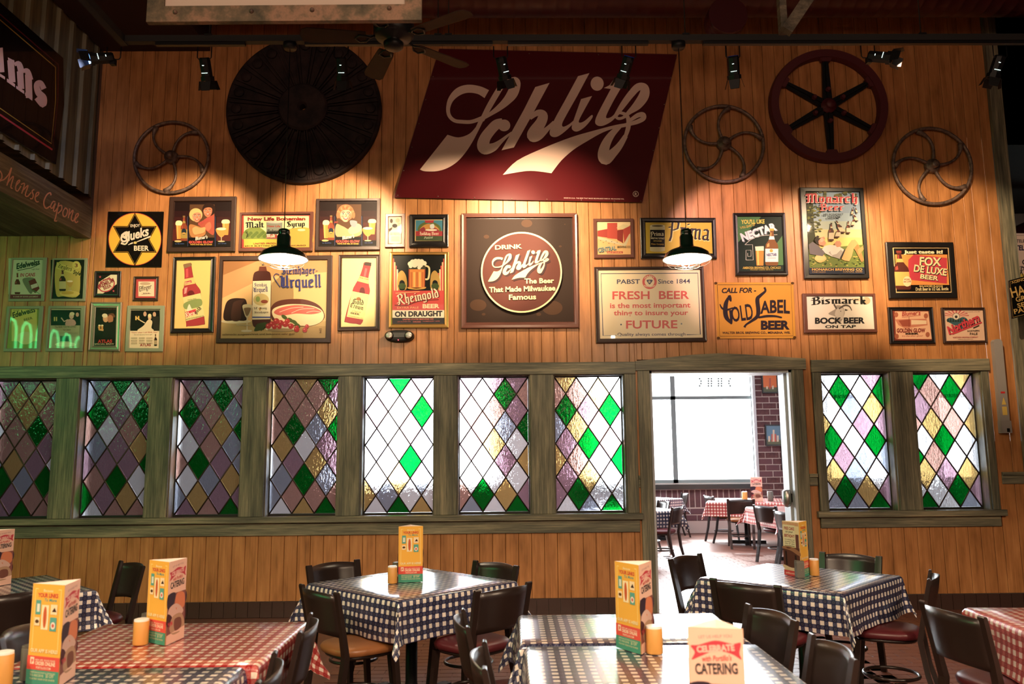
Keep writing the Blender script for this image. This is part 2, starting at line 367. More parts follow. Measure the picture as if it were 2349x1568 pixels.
# ---- leaded windows
GREEN = [{(2, 1.5), (2.5, 3), (.5, 3), (1.5, 4)}, {(1.5, 0), (.5, 1), (2.5, 1), (1.5, 3), (3, 2.5), (0, 3.5)}, {(2, .5), (.5, 1), (3, 1.5), (1, 2.5), (2.5, 4)}, {(2.5, 0), (1, 1.5), (3, 1.5), (1.5, 3), (2.5, 4)},
         {(1.5, 0), (2.5, 1), (2, 2.5), (1.5, 4)}, {(2, .5), (3, 1.5), (1, 3.5), (2.5, 4)}, {(.5, 1), (2.5, 1), (1.5, 2), (3, 2.5), (1, 3.5), (2.5, 4)}, {(1, .5), (3, .5), (.5, 2), (2.5, 2), (1, 3.5), (2.5, 4)},
         {(.5, 0), (2, .5), (1.5, 2), (0, 2.5), (2, 3.5), (.5, 4)}]
AMB = [{(1, .5), (2, .5), (1.5, 1), (1, 2.5)}, {(2.5, 2), (2, 3.5), (3, .5)}, {(2, 1.5), (2.5, 3), (1, 3.5)}, {(1.5, 0), (2.5, 1), (.5, 2), (2, 2.5), (0, .5), (1.5, 4)}, {(0, 3.5), (1.5, 3), (2.5, 4)}, {(1.5, 2), (2, 3.5), (3, 2.5)},
       {(.5, 0), (1, 1.5), (2, .5), (0, 2.5), (1.5, 3)}, {(2.5, 1), (.5, 3), (2, 3.5), (0, 1.5)}, {(1, 1.5), (3, 1.5), (.5, 3), (2.5, 3), (2.5, 0)}]
RND = random.Random(3)
GY = .135
for wi, (x0, x1) in enumerate(WIN):
    w = sroot('window_%d' % (wi+1)); s = .022
    mb = MB()
    for q in ((x0, Z0, x0+s, Z1), (x1-s, Z0, x1, Z1), (x0+s, Z0, x1-s, Z0+s), (x0+s, Z1-s, x1-s, Z1)): mb.box(q[0], GY-.015, q[1], q[2], GY+.02, q[3])
    mb.build('sash', M['sash'], w)
    mb = MB()
    for xx in (x0, x1-.012): mb.box(xx, .0, Z0, xx+.012, GY-.016, Z1)
    mb.box(x0+.012, 0, Z1-.012, x1-.012, GY-.016, Z1)
    mb.build('reveal', M['trimv'], w)
    mb = MB()
    for xx in (x0-.03, x1): mb.box(xx, .201, Z0-.05, xx+.03, .26, Z1+.05)
    mb.box(x0-.03, .201, Z1, x1+.03, .26, Z1+.06); mb.build('casing', M['jamb'], w)
    a0, a1, c0, c1 = x0+s, x1-s, Z0+s, Z1-s
    def P(u, v): return (a0+(a1-a0)*u/3, c1-(c1-c0)*v/4)
    cen = [(i+.5, float(j)) for i in range(3) for j in range(5)]+[(float(i), j+.5) for i in range(4) for j in range(4)]
    for (u, v) in cen:
        pts = [p for p in ((u, v-.5), (u+.5, v), (u, v+.5), (u-.5, v)) if -1e-6 <= p[0] <= 3+1e-6 and -1e-6 <= p[1] <= 4+1e-6]
        k = 'g' if (u, v) in GREEN[wi] else 'a' if (u, v) in AMB[wi] else RND.choice('pppbkkc' if wi < 4 else 'ccpcbc' if wi in (4, 7) else 'pbkcc')
        q = [P(*p) for p in pts]; cx_ = sum(p[0] for p in q)/len(q); cz_ = sum(p[1] for p in q)/len(q)
        q = [(cx_+(p[0]-cx_)*.985, cz_+(p[1]-cz_)*.985) for p in q]
        if len(q) < 3: continue
        o = MB().prism([(p[0], GY, p[1]) for p in q], [(p[0], GY+.002, p[1]) for p in q]).build('glass_pane', GL[k], w)
        if k == 'g': o['label'] = 'green glass pane'
    mb = MB(); t = .0098
    segs = []
    for k in range(-4, 4):
        for sgn in (1, -1):
            p = []
            for i in range(0, 7):
                u = i*.5; v = (u+k) if sgn > 0 else (k+4-u+0)
                if 0 <= v <= 4: p.append((u, v))
            if len(p) > 1: segs.append((p[0], p[-1]))
    for a, b in segs:
        A, B = P(a[0], a[1]), P(b[0], b[1]); mb.tube([(A[0], GY+.001, A[1]), (B[0], GY+.001, B[1])], t, 6, flat=.8)
    mb.build('lead_came', M['lead'], w)
# the lattice lines are u-v = k and u+v = k (all k), diamonds between them
# ---- floor
fl = MB().box(-10.5, -14, -.05, 10.5, 9.2, -.004); floor = struct('floor', fl, M['floor'])
tw, td = .205, .105
tm = MB().prism([(.0025, .0025, -.004), (tw-.0025, .0025, -.004), (tw-.0025, td-.0025, -.004), (.0025, td-.0025, -.004)], [(.005, .005, 0), (tw-.005, .005, 0), (tw-.005, td-.005, 0), (.005, td-.005, 0)]).mesh('tile', M['ftile'])
cnt = 0; rest = MB()
def floor_zone(xa, xb, ya, yb, single):
    global cnt
    j = 0; y = ya
    while y < yb:
        x = xa-(tw/2 if j % 2 else 0)
        while x < xb:
            if single and cnt < 300: link('tile', tm, floor, loc=(x, y, 0)); cnt += 1
            else: rest.box(x+.004, y+.004, -.004, x+tw-.004, y+td-.004, 0)
            x += tw
        y += td; j += 1
floor_zone(1.65, 2.65, -.35, 3.4, True)
floor_zone(-1.2, .8, -4.2, 0, False); floor_zone(2.65, 5.5, -4.5, -.03, False); floor_zone(.8, 2.65, -4.4, -.35, False); floor_zone(2.65, 6.5, .35, 4.5, False); floor_zone(1.65, 2.65, 3.4, 5.5, False)
o = rest.build('tiles', M['ftile'], floor); o['kind'] = 'stuff'
# ---- ceiling and outer walls
struct('ceiling', MB().box(-10.5, -14, ZT, 10.5, .2, ZT+.1), M['ceil'])
struct('wall_left', MB().box(-10.6, -14, 0, -10.5, 9.2, ZT+.1), M['beam'])
struct('wall_right', MB().box(10.5, -14, 0, 10.6, 9.2, ZT+.1), M['blackm'])
struct('wall_front', MB().box(-10.6, -14.1, 0, 10.6, -14, ZT+.1), M['beam'])
struct('trim_50', MB().box(-10.5, .2, 5.2, 10.5, 9.2, 5.3), M['ceil'])     # ceiling of the room beyond
# ---- overhang on the left: corrugated wall above a timber beam
mb = MB(); pts = []; y = -9.0
prof = [(0, 0), (.10, 0), (.118, .032), (.158, .032), (.176, 0), (.25, 0)]
while y < -.02:
    for dy, dx in prof: pts.append((min(y+dy, -.0), XL-.03+dx))
    y += .25
vs = [(px, py, z) for (py, px) in pts for z in (4.45, ZT)]
mb.add(vs, [(2*i, 2*i+2, 2*i+3, 2*i+1) for i in range(len(pts)-1)]); mb.box(-5.6, -9, 4.5, XL-.06, 0, ZT)
struct('wall_overhang', mb, M['corr'])
bz = float(PX(212, 549, XL)[2]); tz = float(PX(214, 477, XL)[2])
mb = MB().box(XL-.16, -9, bz, XL, -.018, tz); struct('trim_51', mb, M['beam'])
mb = MB().box(-10.5, -9, bz+.03, XL-.16, -.0, bz+.08); struct('trim_52', mb, M['beam'])
# dark red soffit box in the corner and the big duct
struct('trim_53', MB().box(XL, -2.7, 6.15, -3.25, -.02, 6.5), M['ceil'])
def duct(name, a, b, r, label, rib=.14):
    A, B = Vector(a), Vector(b); n = int((B-A).length/rib)
    pts, rr = [], []
    for i in range(n+1):
        t = i/n; p = A.lerp(B, t); e = (B-A).normalized()*.012
        pts += [p-e, p, p+e]; rr += [r, r+.004, r]
    mb = MB(); mb.tube(pts, rr, 32); mb.sm[-1] = mb.sm[-2] = False; return mb.build(name, M['duct'], None, label=label, cat='duct')
p1 = W(1250, 30, -.75)
main_duct = duct('air_duct', (-3.2, -.75, p1[2]+.36), (9.3, -.75, p1[2]+.36), .36, 'long dark red spiral air duct under the ceiling')
p2 = W(1672, 76, -1.2); bd_ = duct('branch', (p2[0], -1.2, p2[2]+.19), (p2[0], -1.02, p2[2]+.19), .19, 'x', .06); bd_.parent = main_duct; del bd_['label']; del bd_['category']
# ---- dark room beyond the right end: beams, brick wall, a window
struct('wall_beyond_baffle', MB().box(7.4, 3.2, 0, 10.5, 3.3, 5.2).prism([(5.67, .2, 0), (5.69, .2, 0), (7.55, 3.25, 0), (7.45, 3.25, 0)], [(5.67, .2, 5.2), (5.69, .2, 5.2), (7.55, 3.25, 5.2), (7.45, 3.25, 5.2)]), M['jamb'])  # slanted partition is an added baffle, keeps back-room daylight out of this corner
for k, (a, b) in enumerate((((2349, 300), (2290, 325)), ((2349, 520), (2300, 560)), ((2360, 195), (2296, 198)))):
    A, B = W(a[0]+60, a[1]-20, 2.2), W(b[0]-30, b[1], 2.2)
    MB().tube([tuple(A), tuple(B)], .09, 8).build('roof_pipe', M['duct'], None, label=['dark red slanting pipe high beyond the post', 'dark red slanting pipe above the white enamel sign', 'thin dark red level pipe beyond the post, topmost'][k], cat='pipe')
a, b = W(2335, 733, 3.15), W(2480, 960, 3.15)
w = sroot('window_10'); MB().box(a[0], 3.16, b[2], b[0], 3.18, a[2]).build('glass_pane', mat('glowing_daylight_pane', emit=(.75, 1, .93), es=1.6), w)  # pane emits by itself, standing in for daylight behind it
mb = MB()
for q in ((a[0]-.06, b[2], a[0], a[2]), (a[0], a[2], b[0], a[2]+.07), (a[0], b[2]-.06, b[0], b[2])): mb.box(q[0], 3.1, q[1], q[2], 3.19, q[3])
mb.build('frame', M['outwhite'], w)
# ================================================================ ROOM BEYOND THE DOORWAY
BX = [(float(W(a, 1106, BY)[0]), float(W(b, 1106, BY)[0])) for a, b in BACKWIN]
SZ = float(W(1640, 1107, BY)[2]); TZ = 4.6
xs = sorted([-10.5, 10.5]+[v for w in BX for v in w]); mb = MB()
for a, b in zip(xs, xs[1:]):
    m_ = (a+b)/2
    if any(w[0] < m_ < w[1] for w in BX): mb.box(a, BY, 0, b, BY+.3, SZ); mb.box(a, BY, TZ, b, BY+.3, 5.3)
    else: mb.box(a, BY, 0, b, BY+.3, 5.3)
bw = struct('wall_far', mb, M['mortar'])
# bricks of the pier right of the window, soldier course under the sill
bl, bh, bd = .295, .128, .012
bmesh_ = MB().prism([(.009, 0, .009), (bl-.009, 0, .009), (bl-.009, 0, bh-.009), (.009, 0, bh-.009)], [(.013, -bd, .013), (bl-.013, -bd, .013), (bl-.013, -bd, bh-.013), (.013, -bd, bh-.013)]).mesh('brick', M['brick'])
xr0 = BX[1][1]; z = .35; j = 0
while z < 3.9:
    x = xr0-(bl/2 if j % 2 else 0)
    while x < xr0+1.15:
        if x < xr0: MB().box(xr0+.003, BY-bd, z+.01, x+bl-.008, BY, z+bh-.01).build('brick', M['brick'], bw)
        else: link('brick', bmesh_, bw, loc=(x, BY, z))
        x += bl
    z += bh; j += 1
sb = MB().prism([(.006, 0, .01), (.106, 0, .01), (.106, 0, .36), (.006, 0, .36)], [(.012, -bd, .016), (.10, -bd, .016), (.10, -bd, .354), (.012, -bd, .354)]).mesh('brick', M['brick'])
x = BX[1][0]-.3
while x < xr0-.1: link('brick', sb, bw, loc=(x, BY, SZ-.50)); x += .118
x = BX[1][0]-.3; k2 = MB().prism([(.006, 0, .01), (.29, 0, .01), (.29, 0, .12), (.006, 0, .12)], [(.012, -bd, .016), (.284, -bd, .016), (.284, -bd, .114), (.012, -bd, .114)]).mesh('brick', M['brick'])
while x < xr0-.2: link('brick', k2, bw, loc=(x, BY, SZ-.64)); link('brick', k2, bw, loc=(x-.15, BY, SZ-.77)); x += .295
struct('trim_54', MB().box(BX[1][0]-.2, BY-.10, SZ-.12, xr0-.02, BY+.1, SZ-.02), M['sash'])
struct('trim_55', MB().box(xr0, BY-.0, SZ, xr0+.002, BY+.3, TZ).box(xr0-.06, BY-.035, SZ-.02, xr0, BY+.3, TZ), M['jamb'])
for wi, (a, b) in enumerate(BX):
    w = sroot('window_%d' % (11+wi)); mb = MB()
    tz2 = float(W(1640, 915, BY)[2])
    bars = [(a, SZ, a+.06, TZ), (b-.06, SZ, b, TZ), (a, SZ, b, SZ+.07), (a, TZ-.06, b, TZ), (a, tz2, b, tz2+.07)]
    if wi < 2:
        xm = float(W(1548, 1000, BY)[0]) if wi == 1 else (a+b)/2
        bars.append((xm-.05, SZ, xm+.05, TZ))
    for q in bars: mb.box(q[0], BY+.05, q[1], q[2], BY+.12, q[3])
    mb.build('frame', M['outwhite'], w)
    MB().box(a, BY+.08, SZ, b, BY+.085, TZ).build('glass_pane', M['pane'], w)
# mirrored vinyl letters high on the far window
mb = MB()
for k, xx in enumerate((1603, 1627, 1650, 1673)):
    for seg in range(4):
        y0 = 866+seg*5.5; dx = (1.5 if seg in (1, 2) else 0)*(1 if k in (0,) else -1 if k == 3 else 0)
        for hx in ((0,) if k in (0, 3) else (-4, 3)):
            p, q = W(xx+hx+dx*2, y0+4.2, BY+.07), W(xx+hx+dx*2+4, y0, BY+.07); mb.box(p[0], BY+.070, p[2], q[0], BY+.074, q[2])
mb.build('lettering', M['outwhite'], bpy.data.objects['window_12'])
# ================================================================ FURNITURE
def chair_meshes():
    D = {}
    wt, wb = .215, .20       # half widths of the back, top and foot
    def leg_back(s):
        mb = MB(); P = [(s*.185, -.10, 0), (s*.195, -.03, .25), (s*.20, .0, .46), (s*.207, -.03, .62), (s*wt, -.075, .83)]
        w = [.020, .022, .024, .024, .022]; d = [.014, .015, .016, .013, .011]
        for i in range(4):
            a, b = P[i], P[i+1]
            ra = [(a[0]+p*w[i], a[1]+q*d[i], a[2]) for p, q in ((-1, -1), (1, -1), (1, 1), (-1, 1))]
            rb = [(b[0]+p*w[i+1], b[1]+q*d[i+1], b[2]) for p, q in ((-1, -1), (1, -1), (1, 1), (-1, 1))]
            mb.prism(ra, rb)
        t = P[4]; mb.lathe([(.011, -.022), (.011, .022)], (t[0], t[1], t[2]), 12, 'x', smooth=False); return mb
    D['leg_l'] = leg_back(-1).mesh('leg', M['chair']); D['leg_r'] = leg_back(1).mesh('leg', M['chair'])
    for k, s in (('f_l', -1), ('f_r', 1)):
        mb = MB(); mb.prism([(s*.185+a*.014, .40+b*.014, 0) for a, b in ((-1, -1), (1, -1), (1, 1), (-1, 1))], [(s*.165+a*.019, .36+b*.017, .43) for a, b in ((-1, -1), (1, -1), (1, 1), (-1, 1))]); D[k] = mb.mesh('leg', M['chair'])
    # curved back panel
    mb = MB(); n, m = 12, 6; vs = []
    for side in (0, 1):
        for j in range(m+1):
            v = j/m; zz = .575+.245*v; yy = -.022-.048*v
            for i in range(n+1):
                u = -1+2*i/n; hw = .20+.010*v
                lift = (.016*(1-u*u) if j == m else 0)+(.014*(1-u*u) if j == 0 else 0)
                vs.append((u*hw, yy-.055*(1-u*u)-(.009 if side else 0), zz+lift))
    q = (n+1)*(m+1); fs = []
    for j in range(m):
        for i in range(n):
            a = j*(n+1)+i; fs += [(a, a+1, a+n+2, a+n+1), (q+a, q+a+n+1, q+a+n+2, q+a+1)]
    for i in range(n): fs += [(i, q+i, q+i+1, i+1), (m*(n+1)+i, m*(n+1)+i+1, q+m*(n+1)+i+1, q+m*(n+1)+i)]
    for j in range(m): fs += [(j*(n+1), (j+1)*(n+1), q+(j+1)*(n+1), q+j*(n+1)), (j*(n+1)+n, q+j*(n+1)+n, q+(j+1)*(n+1)+n, (j+1)*(n+1)+n)]
    D['panel'] = mb.add(vs, fs, True).mesh('backrest', M['chair'])
    # seat pad and its pan
    def ring(z, g, n=28):
        out = []
        for k in range(n):
            a = 2*PI*k/n; c, s = _c(a), _s(a); x = .205*math.copysign(abs(c)**.62, c); y = .20*math.copysign(abs(s)**.62, s)
            x *= 1+.08*(y/.2); out.append((x*g, .20+y*g, z))
        return out
    def stack(levels, mt):
        mb = MB(); R = [ring(z, g) for z, g in levels]; n = 28
        mb.add([p for r in R for p in r], [(i*n+k, i*n+(k+1) % n, (i+1)*n+(k+1) % n, (i+1)*n+k) for i in range(len(R)-1) for k in range(n)]+[tuple(range(n))[::-1], tuple((len(R)-1)*n+k for k in range(n))], True)
        return mb.mesh('seat', mt)
    lv = [(.445, .92), (.450, 1.0), (.475, 1.03), (.492, .97), (.503, .8), (.508, .45)]
    D['seat_m'] = stack(lv, M['maroon']); D['seat_t'] = stack(lv, M['tan']); D['pan'] = stack([(.425, .88), (.443, .93)], M['chair'])
    mb = MB(); mb.tube([(.165*_c(a), .19+.165*_s(a), .20) for a in [2*PI*k/28 for k in range(28)]], .011, 8, closed=True); D['ring'] = mb.mesh('foot_ring', M['chair'])
    return D
CM = chair_meshes(); CH_N = 0
def chair(px, label, toward, seat='m', z=.83, shift=(0, 0), group=None):
    """px: the two post tops in the photograph; toward: a point the chair faces"""
    a, b = G(*px[0], z), G(*px[1], z); m = (a+b)/2; d = b-a; ang = math.atan2(d[1], d[0])
    nx, ny = -_s(ang), _c(ang)
    if (toward[0]-m[0])*nx+(toward[1]-m[1])*ny < 0: ang += PI
    m = m+np.array([-_s(ang), _c(ang), 0])*.075
    r = thing('dining_chair', label, 'chair', (m[0]+shift[0], m[1]+shift[1], 0), ang, group)
    for k, nm in (('leg_l', 'leg'), ('leg_r', 'leg'), ('f_l', 'leg'), ('f_r', 'leg'), ('panel', 'backrest'), ('seat_'+seat, 'seat'), ('pan', 'seat_pan'), ('ring', 'foot_ring')): link(nm, CM[k], r)
    return r
def table(c, sx, sy, rz, col, label, lab2, drop=.25, seed=1, zt=.765, wav=1.0):
    rd = random.Random(seed); t = thing('dining_table', lab2, 'table', (c[0], c[1], 0), rz)
    MB().box(-sx/2+.01, -sy/2+.01, zt-.035, sx/2-.01, sy/2-.01, zt-.006).build('table_top', M['blackm'], t)
    MB().lathe([(.05, .06), (.04, .12), (.04, zt-.036)], n=16).build('pedestal', M['black'], t)
    mb = MB(); mb.box(-.33, -.035, 0, .33, .035, .05).box(-.035, -.33, 0, .035, .33, .05); mb.build('foot', M['black'], t)
    # draped cloth: flat top, hanging sides with gentle waves, folded corners
    hx, hy = sx/2, sy/2; st = .035
    def axis(h):
        k = max(2, int(2*h/.12)); a = [-h+2*h*i/k for i in range(k+1)]; o = [h+drop*i/9 for i in range(1, 10)]
        e = [h+.006, h+.016]; o = sorted(e+o); return [-v for v in o[::-1]]+a+o
    U, V = axis(hx), axis(hy); ph = [rd.random()*6 for _ in range(6)]; vs, uvs = [], []
    for u in U:
        for v in V:
            cu, cv = max(-hx, min(hx, u)), max(-hy, min(hy, v)); ou, ov = abs(u)-abs(cu), abs(v)-abs(cv)
            su, sv = (1 if u > 0 else -1), (1 if v > 0 else -1); r = math.hypot(ou, ov); x, y, z = cu, cv, 0
            if r > 1e-6:
                phi = math.atan2(ov, ou); k = r/drop; fl = .012+.10*r*k*.5
                ear = math.sin(2*phi)
                z = -r*(1-.10*ear)
                wv = wav*.016*k*(math.sin(u*9+ph[0])+.6*math.sin(v*13+ph[1])+.5*math.sin((u+v)*21+ph[2]))
                out = fl*.6+wv
                # the fabric spreads outward along the diagonal at the corner
                x += su*(_c(phi)*(min(r, .02)*.6+out)+ear*r*.30*(.75+.3*_s(phi*6+ph[3])))
                y += sv*(_s(phi)*(min(r, .02)*.6+out)+ear*r*.30*(.75+.3*_c(phi*6+ph[4])))
            vs.append((x, y, zt+z)); uvs.append((u+.013, v+.013))
    nv = len(V); fs = [(i*nv+j, (i+1)*nv+j, (i+1)*nv+j+1, i*nv+j+1) for i in range(len(U)-1) for j in range(nv-1)]
    me = MB().add(vs, fs, True).mesh('tablecloth', M[col]); uvl = me.uv_layers.new(name='UVMap')
    idx = np.zeros(len(me.loops), dtype=np.int32); me.loops.foreach_get('vertex_index', idx)
    uvl.data.foreach_set('uv', np.array(uvs, dtype=np.float32)[idx].ravel())
    link('tablecloth', me, None, label, 'tablecloth', None, None, (c[0], c[1], 0), rz)
    return t
T1 = (-.62, -2.85)
T2 = (2.07, -2.80)
table(T1, .99, .99, PI/4, 'blue', 'navy and white checked cloth on the diamond-set table below the stained-glass windows', 'square table under the navy checked cloth set cornerwise in the middle of the room', seed=1)
table(T2, .98, .98, PI/4, 'blue', 'navy and white checked cloth on the diamond-set table beside the doorway', 'square table under the navy checked cloth set cornerwise beside the doorway', seed=2)
table((.61, -4.375), 1.03, .66, -.01, 'blue', 'glaring navy checked cloth on the oblong table behind the tall yellow menu', 'oblong table pushed against the one holding the tall yellow menu', seed=3)
table((.62, -5.26), 1.02, 1.0, -.01, 'blue', 'navy checked cloth under the tall yellow menu in the front middle', 'front middle table under the navy cloth with the tall yellow menu', seed=4)
table((.75, -6.34), 1.0, .98, 0, 'blue', 'navy checked cloth under the nearest catering menu', 'nearest table, carrying the menu that reads catering', seed=5)
table((-1.55, -4.58), 1.04, .86, .0, 'red', 'red and white checked cloth on the front table at left', 'table under the red checked cloth in the left front', seed=6)
table((-1.72, -5.53), 1.26, .98, 0, 'blue', 'navy checked cloth in the bottom left corner in front of the red one', 'table under the navy cloth in front of the red-clothed one', seed=7)
table((-3.40, -3.03), 1.0, 1.0, PI/4, 'blue', 'navy checked cloth on the table at the left edge near the windows', 'table under the navy cloth at the left edge near the windows', seed=8)
table((3.02, -4.50), 1.0, .98, -.08, 'red', 'red and white checked cloth on the table cut by the right edge', 'table under the red checked cloth cut by the right edge', seed=9)
table((4.45, 6.3), 1.3, 1.3, -.3, 'red', 'red checked cloth on the table by the far bright window', 'table under a red checked cloth by the far bright window', seed=10)
table((4.55, 3.95), 1.15, 1.15, .12, 'red', 'red checked cloth just beyond the doorway at its right side', 'table under the red checked cloth just beyond the doorway', seed=11)
table((2.0, 4.2), 1.1, 1.1, .35, 'blue', 'navy checked cloth beyond the doorway at its left side', 'table under the navy checked cloth beyond the doorway', seed=12)
table((2.9, 7.2), .8, .8, .6, 'blue', 'small piece of navy checked cloth seen between far chairs under the window', 'far small table under a navy cloth against the brick wall', seed=13)
CHS = [
 ([(273, 1287), (333, 1301)], 'dark chair with green light on its back, left of the red table', (-3.4, -3.0), 'm'),
 ([(-80, 1375), (153, 1343)], 'large black chair back at the left edge before the navy table', (-3.4, -3.0), 'm'),
 ([(8, 1462), (92, 1424)], 'dark chair with bluish sheen at the left end of the red table', (-1.5, -4.6), 'm'),
 ([(705, 1300), (822, 1285)], 'dark chair behind the centre diamond table, on its left corner', T1, 'm'),
 ([(1088, 1287), (1188, 1300)], 'dark chair behind the centre diamond table, on its right corner', T1, 'm'),
 ([(690, 1342), (775, 1363)], 'black chair with tan seat before the centre diamond table', T1, 't'),
 ([(1095, 1357), (1213, 1337)], 'black chair with maroon seat before the centre diamond table', T1, 'm'),
 ([(713, 1409), (688, 1453)], 'black chair seen edge-on at the right end of the red table', (-1.6, -4.7), 'm'),
 ([(627, 1505), (596, 1560)], 'black chair seen edge-on at the bottom, beside the front left navy table', (-1.8, -5.6), 'm'),
 ([(1063, 1402), (1072, 1438)], 'black chair seen edge-on left of the glaring oblong table', (.6, -4.6), 'm'),
 ([(1111, 1475), (1111, 1535)], 'black chair seen edge-on left of the front middle table', (.6, -5.4), 'm'),
 ([(1532, 1285), (1610, 1270)], 'dark chair standing in the doorway at the navy table', T2, 'm'),
 ([(1887, 1268), (2016, 1278)], 'dark chair against the timbered wall under the right-hand windows', T2, 'm'),
 ([(1639, 1329), (1780, 1345)], 'black chair back before the doorway-side diamond table', T2, 'm'),
 ([(2134, 1309), (2131, 1331)], 'black chair with maroon seat at the right corner of the diamond table', T2, 'm'),
 ([(2118, 1381), (2253, 1418)], 'big black chair back before the red table at the right edge', (3.2, -4.0), 'm'),
 ([(1718, 1389), (1822, 1426)], 'green-lit chair on the right side of the glaring oblong table', (.6, -4.7), 'm'),
 ([(1865, 1459), (1957, 1514)], 'green-lit chair on the right side of the front middle table', (.6, -5.4), 'm'),
 ([(1500, 1147), (1543, 1152)], 'chair half hidden by the door casing behind the far navy table', (2.0, 4.2), 'm'),
 ([(1539, 1165), (1569, 1160)], 'dark chair with red seat in front of the far navy table', (2.0, 4.2), 'm'),
 ([(1562, 1130), (1580, 1133)], 'narrow dark chair under the far window, leftmost beyond the doorway', (2.9, 7.2), 'm'),
 ([(1614, 1136), (1638, 1139)], 'chair with brown seat left of the far red-clothed table', (4.6, 6.2), 't'),
 ([(1680, 1145), (1718, 1145)], 'dark chair between the two red-clothed tables beyond the doorway', (4.45, 6.3), 't'),
 ([(1725, 1158), (1784, 1162)], 'dark chair with plum seat before the nearer red table beyond the doorway', (4.55, 3.95), 'm'),
 ([(1780, 1171), (1815, 1175)], 'chair half hidden by the pale door jamb', (4.6, 3.6), 'm'),
]
for px, lb, tw_, st in CHS: chair(px, lb, tw_, st)
# a cast-iron wheel with S-curved spokes
def curved_wheel(px, r, ph, sgn, label, tilt=0):
    c = W(px[0], px[1], -.06); R_ = r
    t = thing('iron_wheel', label, 'wheel', (c[0], -.058, c[2]), 0, 'cast-iron wheels with curved spokes')
    MB().tube([(R_*_c(a), 0, R_*_s(a)) for a in [2*PI*k/64 for k in range(64)]], R_*.043, 10, closed=True, flat=1).build('rim', M['iron'], t)
    MB().lathe([(.0, -.085), (R_*.085, -.085), (R_*.09, -.075), (R_*.09, -.03), (R_*.17, -.028), (R_*.18, .0), (R_*.18, .034)], n=24, axis='y').build('hub', M['iron'], t)
    for k in range(5):
        a1 = math.radians(ph+72*k); P = []; w = []
        for i in range(13):
            u = i/12; rr = R_*(.14+.83*u); th = a1+sgn*math.radians(22-30*u**2.2)
            P.append((rr*_c(th), 0, rr*_s(th))); w.append(R_*(.046-.012*math.sin(PI*u)+.028*max(0, u-.8)/.2))
        MB().tube(P, w, 8).build('spoke', M['iron'], t)
curved_wheel((393, 360), .405, 54, 1, 'brown iron wheel with curved spokes, above the yellow star sign')
curved_wheel((1661, 329), .440, 87, 1, 'brown iron wheel with curved spokes, between the big red sign and red wheel')
curved_wheel((2139, 380), .437, 101, -1, 'brown iron wheel with curved spokes, near the right-hand post')
# red rimmed flywheel
c = W(1900, 243, -.06); t = thing('flywheel', 'large dark red rimmed wheel with six black straight spokes', 'wheel', (c[0], -.04, c[2]))
R_ = .665
pf = [(.56, -.03), (.57, -.065), (.655, -.065), (R_, -.03), (R_, .02), (.56, .02), (.56, -.03)]
MB().lathe(pf, n=72, axis='y', cap=False, smooth=False).build('rim', M['redwheel'], t)
for k in range(6):
    a = PI/2+k*PI/3; m = Matrix.Rotation(-a, 4, 'Y'); mb = MB()
    mb.prism([tuple(m @ Vector(p)) for p in ((.0, -.02, -.055), (.0, .01, -.055), (.0, .01, .055), (.0, -.02, .055))], [tuple(m @ Vector(p)) for p in ((.565, -.02, -.032), (.565, .01, -.032), (.565, .01, .032), (.565, -.02, .032))])
    mb.prism([tuple(m @ Vector(p)) for p in ((.05, -.045, -.012), (.05, -.02, -.012), (.05, -.02, .012), (.05, -.045, .012))], [tuple(m @ Vector(p)) for p in ((.565, -.045, -.010), (.565, -.02, -.010), (.565, -.02, .010), (.565, -.045, .010))])
    mb.build('spoke', M['black'], t)
    MB().lathe([(.02, -.07), (.03, -.06), (.03, -.02)], (.185*_c(a), 0, .185*_s(a)), 12, 'y').build('bolt', M['redwheel'], t)
    MB().prism([tuple(m @ Vector(p)) for p in ((.52, -.05, -.05), (.52, -.0, -.05), (.52, -.0, .05), (.52, -.05, .05))], [tuple(m @ Vector(p)) for p in ((.60, -.05, -.085), (.60, -.0, -.085), (.60, -.0, .085), (.60, -.05, .085))]).build('lug', M['redwheel'], t)
MB().lathe([(.0, -.10), (.045, -.10), (.05, -.09), (.05, -.05), (.085, -.045), (.085, .01)], n=20, axis='y').build('hub', M['redwheel'], t)
# dark ribbed wooden pattern disc
c = W(697, 250, -.08); t = thing('pattern_disc', 'huge near-black ribbed disc with round bosses along its rim', 'wheel', (c[0], -.04, c[2])); R_ = .855
pf = [(.035, -.09), (.055, -.12), (.25, -.12), (.27, -.10), (.275, -.05), (R_-.04, -.05), (R_-.02, -.065), (R_, -.05), (R_, .02), (.035, .02), (.035, -.09)]
MB().lathe(pf, n=72, axis='y', cap=False, smooth=False).build('plate', M['gear'], t)
for k in range(24):
    a = 2*PI*(k+.5)/24; m = Matrix.Rotation(-a, 4, 'Y'); mb = MB()
    for dz in (-.012, .012):
        mb.prism([tuple(m @ Vector(p)) for p in ((.27, -.085, dz-.006), (.27, -.05, dz-.006), (.27, -.05, dz+.006), (.27, -.085, dz+.006))], [tuple(m @ Vector(p)) for p in ((.83, -.075, dz*2.2-.008), (.83, -.05, dz*2.2-.008), (.83, -.05, dz*2.2+.008), (.83, -.075, dz*2.2+.008))])
    mb.build('rib', M['gear'], t)
    a += PI/24; MB().lathe([(.0, -.075), (.05, -.075), (.056, -.068), (.056, -.045)], (.74*_c(a), 0, .74*_s(a)), 16, 'y').build('boss', M['gear'], t)
